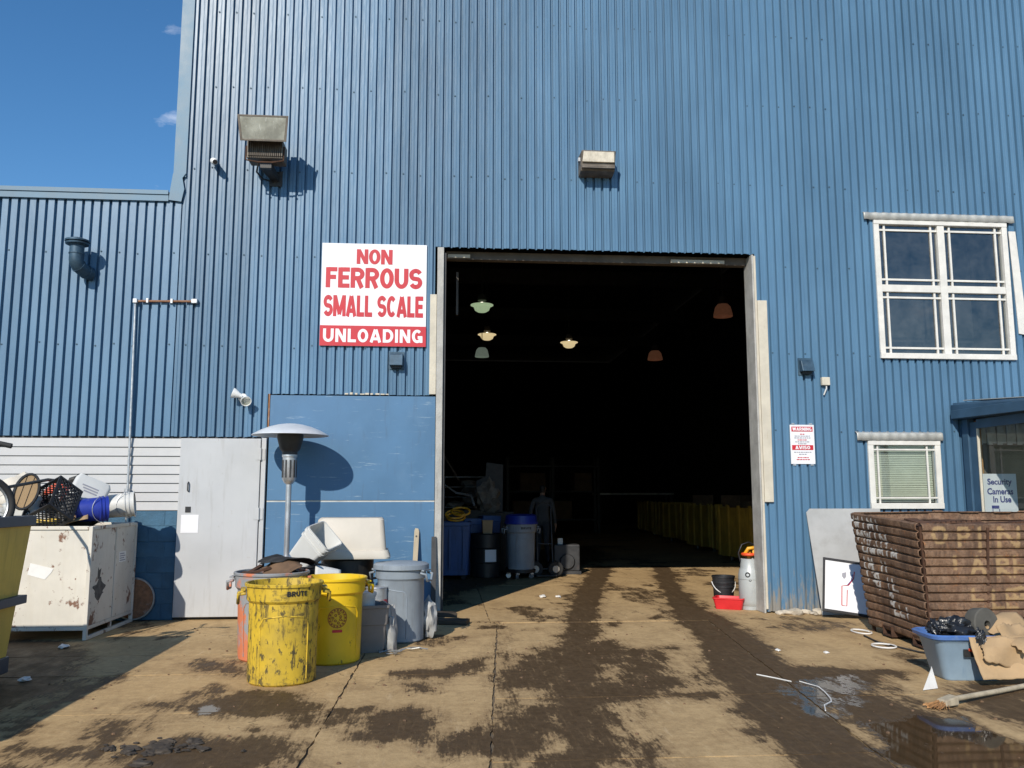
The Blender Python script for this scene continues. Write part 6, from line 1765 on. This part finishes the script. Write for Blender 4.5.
for a in range(5):
    an = a * 2 * math.pi / 5 + .3
    mb = MB(); mb.lathe([(0, -.018), (.045, -.018), (.045, .018), (0, .018)], 14, xf=XF((.23 * math.cos(an), .23 * math.sin(an), -.113), (RAD(90), 0, an))); mb.box(-.03, .03, -.03, .03, -.08, -.051, xf=XF((.23 * math.cos(an), .23 * math.sin(an), 0))); mb.build('caster', M['galv'], dl)
mb = MB(); mb.lathe([(0, 1.0), (.24, 1.0), (.285, .97), (.30, .86), (.315, .86), (.315, .82), (.303, .82), (0, .83)], 36); mb.build('lid', M['blue_pl'], s2, smooth=35)
# hand truck
s = thing('hand_truck', 'hand truck with a rubber wheel beside the grey can indoors', 'hand truck', (1.93, 16.02, 0))
for x in (-.18, .2):
    mb = MB(); mb.lathe([(.0, -.03), (.07, -.03), (.07, -.045), (.13, -.045), (.145, -.03), (.145, .03), (.13, .045), (.07, .045), (.07, .03), (0, .03)], 24, xf=XF((x, 0, .145), (RAD(90), 0, RAD(8)))); w_ = mb.build('wheel', M['rubber'], s, smooth=35)
    mb = MB(); mb.lathe([(0, -.05), (.065, -.05), (.065, .05), (0, .05)], 16, xf=XF((x, 0, .145), (RAD(90), 0, RAD(8)))); mb.build('hub', M['cream_pl'], w_, smooth=35)
mb = MB()
for x in (-.13, .15): mb.tube([(x, .0, .10), (x, .10, .6), (x, .28, 1.30)], .017, 8)
mb.tube([(-.13, .10, .6), (.15, .10, .6)], .014, 8); mb.tube([(-.13, .28, 1.3), (.0, .31, 1.38), (.15, .28, 1.3)], .017, 8); mb.tube([(-.2, 0, .145), (.22, 0, .145)], .014, 8); mb.build('frame', M['dark_steel'], s, smooth=60)
mb = MB(); mb.box(-.18, .20, -.22, .0, .03, .045); mb.build('toe_plate', M['dark_steel'], s)
s = thing('motor_unit', 'dark motor housing standing on the floor behind the hand truck', 'motor', (2.42, 16.7, 0))
mb = MB(); mb.box(-.25, .25, -.2, .2, .06, .56); mb.build('body', M['dark_steel'], s, bevel=.02)
mb = MB(); mb.lathe([(0, -.03), (.13, -.03), (.15, 0), (.13, .03), (0, .03)], 20, xf=XF((.0, -.22, .24), (RAD(90), 0, 0))); mb.build('fan_cover', M['dark_steel'], s, smooth=40)
mb = MB(); mb.box(-.27, .27, -.22, .22, 0, .06); mb.build('base', M['dark_steel'], s)
s = thing('white_carton', 'small pale carton on the motor housing', 'carton', (2.30, 16.62, .56))
mb = MB(); mb.box(-.05, .05, -.05, .05, 0, .12); mb.build('box', M['cap_metal'], s, bevel=.004)
# things heaped on the blue bin and behind
for i, (loc, sz, mt_, nm, lb) in enumerate((((.86, 16.1, .80), (.20, .2, .24), 'cardboard', 'carton', 'brown carton on the black steel drum'), ((.62, 16.7, .0), (.4, .4, 1.05), 'bin_blue', 'tote_bin', 'dark blue tote behind the black steel drum'), ((.95, 16.9, .0), (.35, .35, 1.10), 'bin_blue', 'tote_bin', 'dark blue tote behind the grey can with the blue lid'))):
    s = thing(nm, lb, 'bin' if nm == 'tote_bin' else 'carton', loc, .1 * i)
    mb = MB(); w_, d_, h_ = sz; loft(mb, [(w_ * .9, d_ * .9, .02, 0), (w_, d_, .02, h_ * .9), (w_ * 1.06, d_ * 1.06, .025, h_ * .91), (w_ * 1.06, d_ * 1.06, .025, h_), (w_ * .94, d_ * .94, .02, h_), (w_ * .88, d_ * .88, .02, .02)]); mb.build('body', M[mt_], s, smooth=35)
mb = MB(); rs = random.Random(5)
for i in range(3):
    cx_, cz_ = .02 + rs.uniform(-.1, .16), .06 + i * .05
    mb.tube([(cx_ + .17 * math.cos(a), rs.uniform(-.04, .04) + .1 * math.sin(a), cz_ + .07 * math.sin(a) + .03) for a in np.linspace(0, 6.0, 14)], .018, 6)
o = mb.build('hose_coil', M['yel_valve'], None, smooth=60, loc=(.18, 15.75, 1.02)); tag(o, 'yellow hose coiled on the dark blue bin', 'hose')
s = thing('white_appliance', 'torn metal panel standing far back on the left inside', 'panel', (1.05, 18.2, 0), RAD(8))
mb = MB(); mb.prism([(-.30, 1.2), (.25, 1.15), (.26, 2.15), (-.10, 2.2), (-.12, 1.9), (-.32, 1.8)], 0, .03); mb.build('panel', M['dark_steel'], s)
mb = MB(); mb.box(-.5, .5, .04, .5, 0, 1.15); mb.build('crate', M['dark_steel'], s)
s = thing('twisted_bar', 'bent pale metal frame on the scrap behind the blue bin', 'scrap', (.30, 17.4, 0))
mb = MB(); mb.tube([(-.4, 0, 1.2), (-.3, 0, 1.75), (.0, .05, 1.55), (.3, 0, 1.5), (.36, .02, 1.3)], .025, 6); mb.build('frame', M['galv'], s)
mb = MB(); mb.box(-.5, .5, -.2, .5, 0, 1.2); mb.build('pallet_box', M['wood_dark'], s)
s = thing('wire_basket', 'tall wire basket of scrap far inside on the left', 'basket', (.55, 18.9, 0))
mb = MB()
for x in (-.5, .5):
    for y in (-.4, .4): mb.tube([(x, y, 0), (x, y, 1.9)], .02, 6)
for z in np.linspace(.15, 1.9, 9):
    mb.tube([(-.5, -.4, z), (.5, -.4, z), (.5, .4, z), (-.5, .4, z)], .008, 4, True)
mb.build('cage', M['galv'], s)
mb = MB()
for i in range(14):
    r2 = random.Random(i + 300); blob(mb, (r2.uniform(-.3, .3), r2.uniform(-.2, .2), .2 + i * .12), (.2, .18, .12), i, .5, 2, 1)
mb.build('scrap', M['bronze'], s)
for i, (x, y, z, r_, lb) in enumerate(((.35, 16.95, .16, .33, 'lowest tyre in the stack behind the dark blue bin'), (.37, 16.97, .37, .33, 'middle tyre in the stack behind the dark blue bin'), (.33, 16.93, .58, .33, 'topmost tyre in the stack behind the dark blue bin'))):
    mb = MB(); mb.lathe([(r_ * .6, -.09), (r_ * .85, -.105), (r_, -.07), (r_, .07), (r_ * .85, .105), (r_ * .6, .09), (r_ * .62, 0), (r_ * .6, -.09)], 28); o = mb.build('tyre', M['rubber'], None, smooth=40, loc=(x, y, z - .05)); tag(o, lb, 'tyre', 'tyres stacked inside')
s = thing('crumpled_sheet', 'crumpled metal sheet on top of the junk inside on the left', 'scrap', (.95, 17.6, 0))
mb = MB(); blob(mb, (0, 0, 1.45), (.22, .1, .34), 7, .6, 2.6, 3); mb.build('sheet', M['bronze'], s)
mb = MB(); mb.box(-.35, .35, -.25, .3, 0, 1.15); mb.build('crate', M['wood_dark'], s, bevel=.01)
# row of yellow crates on the right
M['crate_yel'] = pm('grimy_yellow_crate', (0.40, 0.27, 0.04), 0.6, 0.1, 0.25, 3, [((0.12, 0.09, 0.03), 4, 0.5, 0.75, VERT, 0.7)])
CRG = 'yellow crates along the right wall'
names = ('nearest', 'second', 'third', 'fourth', 'fifth', 'sixth', 'seventh', 'farthest')
for i in range(8):
    y = 19.0 + i * 2.1; x = 7.40 + i * .19
    s = thing('yellow_crate', names[i] + ' yellow steel crate in the row along the right wall', 'crate', (x + (-.12, .1, -.05, .12, 0, -.1, .08, 0)[i], y, 0), RAD((9, -3, 6, 1, 10, -2, 5, 3)[i]), CRG)
    for nm, a in (('side_panel', (-.70, -.66, -.75, .75, .16, 1.22)), ('side_panel', (.66, .70, -.75, .75, .16, 1.22)), ('end_panel', (-.659, .659, -.75, -.71, .16, 1.2)), ('end_panel', (-.659, .659, .71, .75, .16, 1.2)), ('floor', (-.69, .69, -.74, .74, .12, .158))):
        mb = MB(); mb.box(*a); mb.build(nm, M['crate_yel'], s)
    for yy in (-.75, -.25, .25, .70):
        mb = MB(); mb.box(-.745, -.701, yy, yy + .08, .14, 1.27); mb.build('post', M['crate_yel'], s)
    for xx in (-.5, .5):
        for yy in (-.55, .55):
            mb = MB(); mb.lathe([(0, -.02), (.055, -.02), (.055, .02), (0, .02)], 12, xf=XF((xx, yy, .055), (0, RAD(90), 0))); mb.box(xx - .03, xx + .03, yy - .03, yy + .03, .06, .119); mb.build('caster', M['galv'], s)
    if i in (0, 1, 3):
        s = thing('carton', names[i] + ' brown carton sticking out of the yellow crates', 'carton', (x - .1, y, .16), RAD(10 + 20 * i))
        mb = MB(); mb.box(-.35, .35, -.3, .3, 0, 1.2 + .14 * (i % 2)); mb.build('box', M['cardboard_dark'], s, bevel=.01)
s = thing('work_bench', 'long pale-topped bench far back beyond the yellow crates', 'bench', (7.9, 35.0, 0))
mb = MB(); mb.box(-1.6, 1.6, -.5, .5, 1.5, 1.58); mb.build('top', M['cap_metal'], s)
for x in (-1.5, 1.5):
    for y in (-.42, .42):
        mb = MB(); mb.box(x - .05, x + .05, y - .05, y + .05, 0, 1.499); mb.build('leg', M['dark_steel'], s)
# far shelving
s = thing('storage_rack', 'dark storage rack far back in the middle of the warehouse', 'rack', (4.4, 34, 0))
for x in (-1.8, 0, 1.8):
    for y in (-.4, .4):
        mb = MB(); mb.box(x - .05, x + .05, y - .05, y + .05, 0, 3.0); mb.build('upright', M['dark_steel'], s)
for z in (.5, 1.6, 2.6):
    mb = MB(); mb.box(-1.86, 1.86, -.46, .46, z, z + .06); mb.build('shelf', M['dark_steel'], s)
for i, (x, z, w) in enumerate(((-1.2, .561, .8), (.3, .561, .9), (1.2, 1.661, .7), (-.8, 1.661, 1.0))):
    s = thing('carton', ('left carton on the low shelf of the far rack', 'right carton on the low shelf of the far rack', 'right carton on the middle shelf of the far rack', 'left carton on the middle shelf of the far rack')[i], 'carton', (4.4 + x, 34, z))
    mb = MB(); mb.box(-w / 2, w / 2, -.35, .35, 0, .7); mb.build('box', M['cardboard_dark'], s, bevel=.01)
# pendant lamps
def lamp_mat(name, col, e):
    m, nt, b = new_mat(name)
    f, raw = noise_fac(nt, 14, 4, .6, ONE, .3, .7)
    nt.links.new(mix(nt, f, tuple(c * .7 for c in col), col), b.inputs['Base Color'])
    b.inputs['Roughness'].default_value = .3
    b.inputs['Emission Color'].default_value = (*col, 1); b.inputs['Emission Strength'].default_value = e
    return m
LM = {'g': lamp_mat('green_glass_shade', (.50, .66, .40), .55), 'y': lamp_mat('amber_glass_shade', (.78, .62, .34), .8), 'b': lamp_mat('copper_shade', (.36, .15, .08), .12), 'd': lamp_mat('dim_green_shade', (.34, .42, .34), .25)}
M['bulb_on'] = lamp_mat('lamp_glow', (1.0, .92, .75), 2.5)
for i, (px, py, pz, r_, c_, up, lb) in enumerate(((.92, 20, 5.86, .21, 'g', False, 'pendant lamp with a green glass bowl, highest on the left'), (1.36, 26, 6.28, .22, 'y', False, 'pendant lamp with an amber glass bowl on the left'),
        (1.11, 24, 5.42, .20, 'd', True, 'dim grey-green bell-shaped pendant lamp, lowest on the left'), (3.93, 26, 6.07, .21, 'y', False, 'pendant lamp with an amber glass bowl in the middle of the doorway'),
        (6.15, 24, 5.40, .22, 'b', True, 'copper-coloured bell-shaped pendant lamp right of the middle'), (5.82, 17, 5.20, .20, 'b', True, 'large dim copper-coloured pendant lamp near the right jamb'))):
    s = thing('pendant_lamp', lb, 'lamp', (px, py, pz), 0, 'pendant lamps hanging inside the warehouse')
    mb = MB()
    if up: mb.lathe([(r_, 0), (r_ * .97, .06), (r_ * .8, .2), (r_ * .55, .26), (r_ * .5, .26), (r_ * .75, .19), (r_ * .93, .05), (r_ * .96, 0), (r_, 0)], 28)
    else: mb.lathe([(r_ * .5, 0), (r_ * .8, .04), (r_ * .98, .13), (r_ * 1.3, .16), (r_ * 1.3, .175), (r_ * .95, .15), (r_ * .76, .055), (0, .015), (0, .0), (r_ * .5, 0)], 28)
    mb.build('shade', LM[c_], s, smooth=35)
    mb = MB(); mb.lathe([(0, .42), (.09, .42), (.11, .28), (.06, .24), (0, .24)], 16); mb.build('ballast', M['dark_steel'], s, smooth=35)
    mb = MB(); mb.tube([(0, 0, .42), (0, 0, 9.44 - pz)], .012, 6); mb.build('cord', M['dark_steel'], s)
    if not up:
        mb = MB(); mb.lathe([(0, .12), (.04, .14), (.05, .19), (.03, .24), (0, .245)], 12); mb.build('bulb', M['bulb_on'], s, smooth=60)

# ------------------------------------------------------------------ person walking away inside
def make_person(loc, rz):
    V = []; E = []; Rr = []
    def a(p, r, link=None):
        V.append(p); Rr.append(r if isinstance(r, tuple) else (r, r)); i = len(V) - 1
        if link is not None: E.append((link, i))
        return i
    pel = a((0, 0, .95), (.16, .12)); w = a((0, 0, 1.10), (.145, .11), pel); ch = a((0, .01, 1.30), (.17, .12), w); nk0 = a((0, .0, 1.45), (.09, .08), ch)
    nk = a((0, -.01, 1.52), .055, nk0); hd0 = a((0, -.015, 1.58), (.07, .08), nk); hd = a((0, -.02, 1.66), (.080, .098), hd0); hd2 = a((0, -.01, 1.735), (.06, .075), hd)
    nose = None
    for sx in (-1, 1):
        fwd = .10 * sx
        hip = a((.09 * sx, 0, .90), .10, pel); kn = a((.10 * sx, -fwd * .9, .50), .065, hip); an = a((.105 * sx, fwd * .9 - .03, .10), .045, kn)
        he = a((.105 * sx, fwd * .9 - .0, .05), .045, an); to = a((.115 * sx, fwd * .9 - .17, .035), .035, he)
        sh = a((.19 * sx, .01, 1.41), .068, ch); el = a((.255 * sx, .04 + .05 * sx, 1.13), .047, sh); wr = a((.27 * sx, -.06 + .10 * sx, .90), .030, el)
        pm_ = a((.27 * sx, -.08 + .10 * sx, .82), (.022, .036), wr)
        th = a((.262 * sx, -.13 + .10 * sx, .80), .010, pm_); a((.262 * sx, -.145 + .10 * sx, .765), .009, th)
        for k_, l_ in enumerate((.075, .085, .08, .065)):
            yy = -.108 + .10 * sx + k_ * .019
            f0 = a((.27 * sx, yy, .775), .009, pm_); a((.255 * sx, yy - .005, .775 - l_), .0085, f0)
    me = bpy.data.meshes.new('tmp'); me.from_pydata(V, E, []); ob = bpy.data.objects.new('tmp', me); COL.objects.link(ob)
    sk = ob.modifiers.new('skin', 'SKIN'); sd = ob.modifiers.new('sub', 'SUBSURF'); sd.levels = 2; sd.render_levels = 2
    for i, v in enumerate(me.skin_vertices[0].data): v.radius = Rr[i]; v.use_root = (i == 0)
    dg = bpy.context.evaluated_depsgraph_get(); dg.update()
    m2 = bpy.data.meshes.new_from_object(ob.evaluated_get(dg)); bpy.data.objects.remove(ob)
    m2.materials.clear()
    cl = pm('grey_work_clothes', (.075, .08, .088), .85, 0, .2, 6); skn = pm('skin', (.32, .18, .12), .5, 0, .1, 10); hair = pm('dark_hair', (.015, .012, .01), .6, 0, .2, 20); shoe = M['black_pl']
    trs = pm('dark_trousers', (.05, .052, .06), .85, 0, .2, 6)
    for m_ in (cl, skn, hair, shoe, trs): m2.materials.append(m_)
    for p in m2.polygons:
        c = p.center
        p.use_smooth = True
        if c.z > 1.64 or (c.z > 1.56 and c.y > .02): p.material_index = 2
        elif c.z > 1.50: p.material_index = 1
        elif abs(c.x) > .22 and c.z < .88: p.material_index = 1
        elif c.z < .10: p.material_index = 3
        elif c.z < .92 and abs(c.x) < .22: p.material_index = 4
    s = thing('person', 'person in grey work clothes standing in the dark beside the drums', 'person', loc, rz)
    o = bpy.data.objects.new('body', m2); COL.objects.link(o); o.parent = s
    mb = MB()
    for sx in (-1, 1): blob(mb, (.075 * sx, -.015, 1.65), (.012, .022, .032), 2, .1, 1, 1)
    mb.build('ears', skn, s, smooth=60)
    mb = MB(); blob(mb, (0, -.122, 1.645), (.014, .02, .024), 1, .1, 1, 1); mb.build('nose', skn, s, smooth=60)
    mb = MB()
    for sx in (-1, 1): blob(mb, (.03 * sx, -.098, 1.67), (.013, .012, .008), 1, .05, 1, 1)
    mb.build('eyes', M['white_paint'], s, smooth=60)
    mb = MB(); blob(mb, (0, -.104, 1.605), (.022, .008, .006), 1, .05, 1, 1); mb.build('mouth', pm('lips', (.25, .09, .07), .5), s, smooth=60)
make_person((2.23, 18.9, .0), RAD(165))
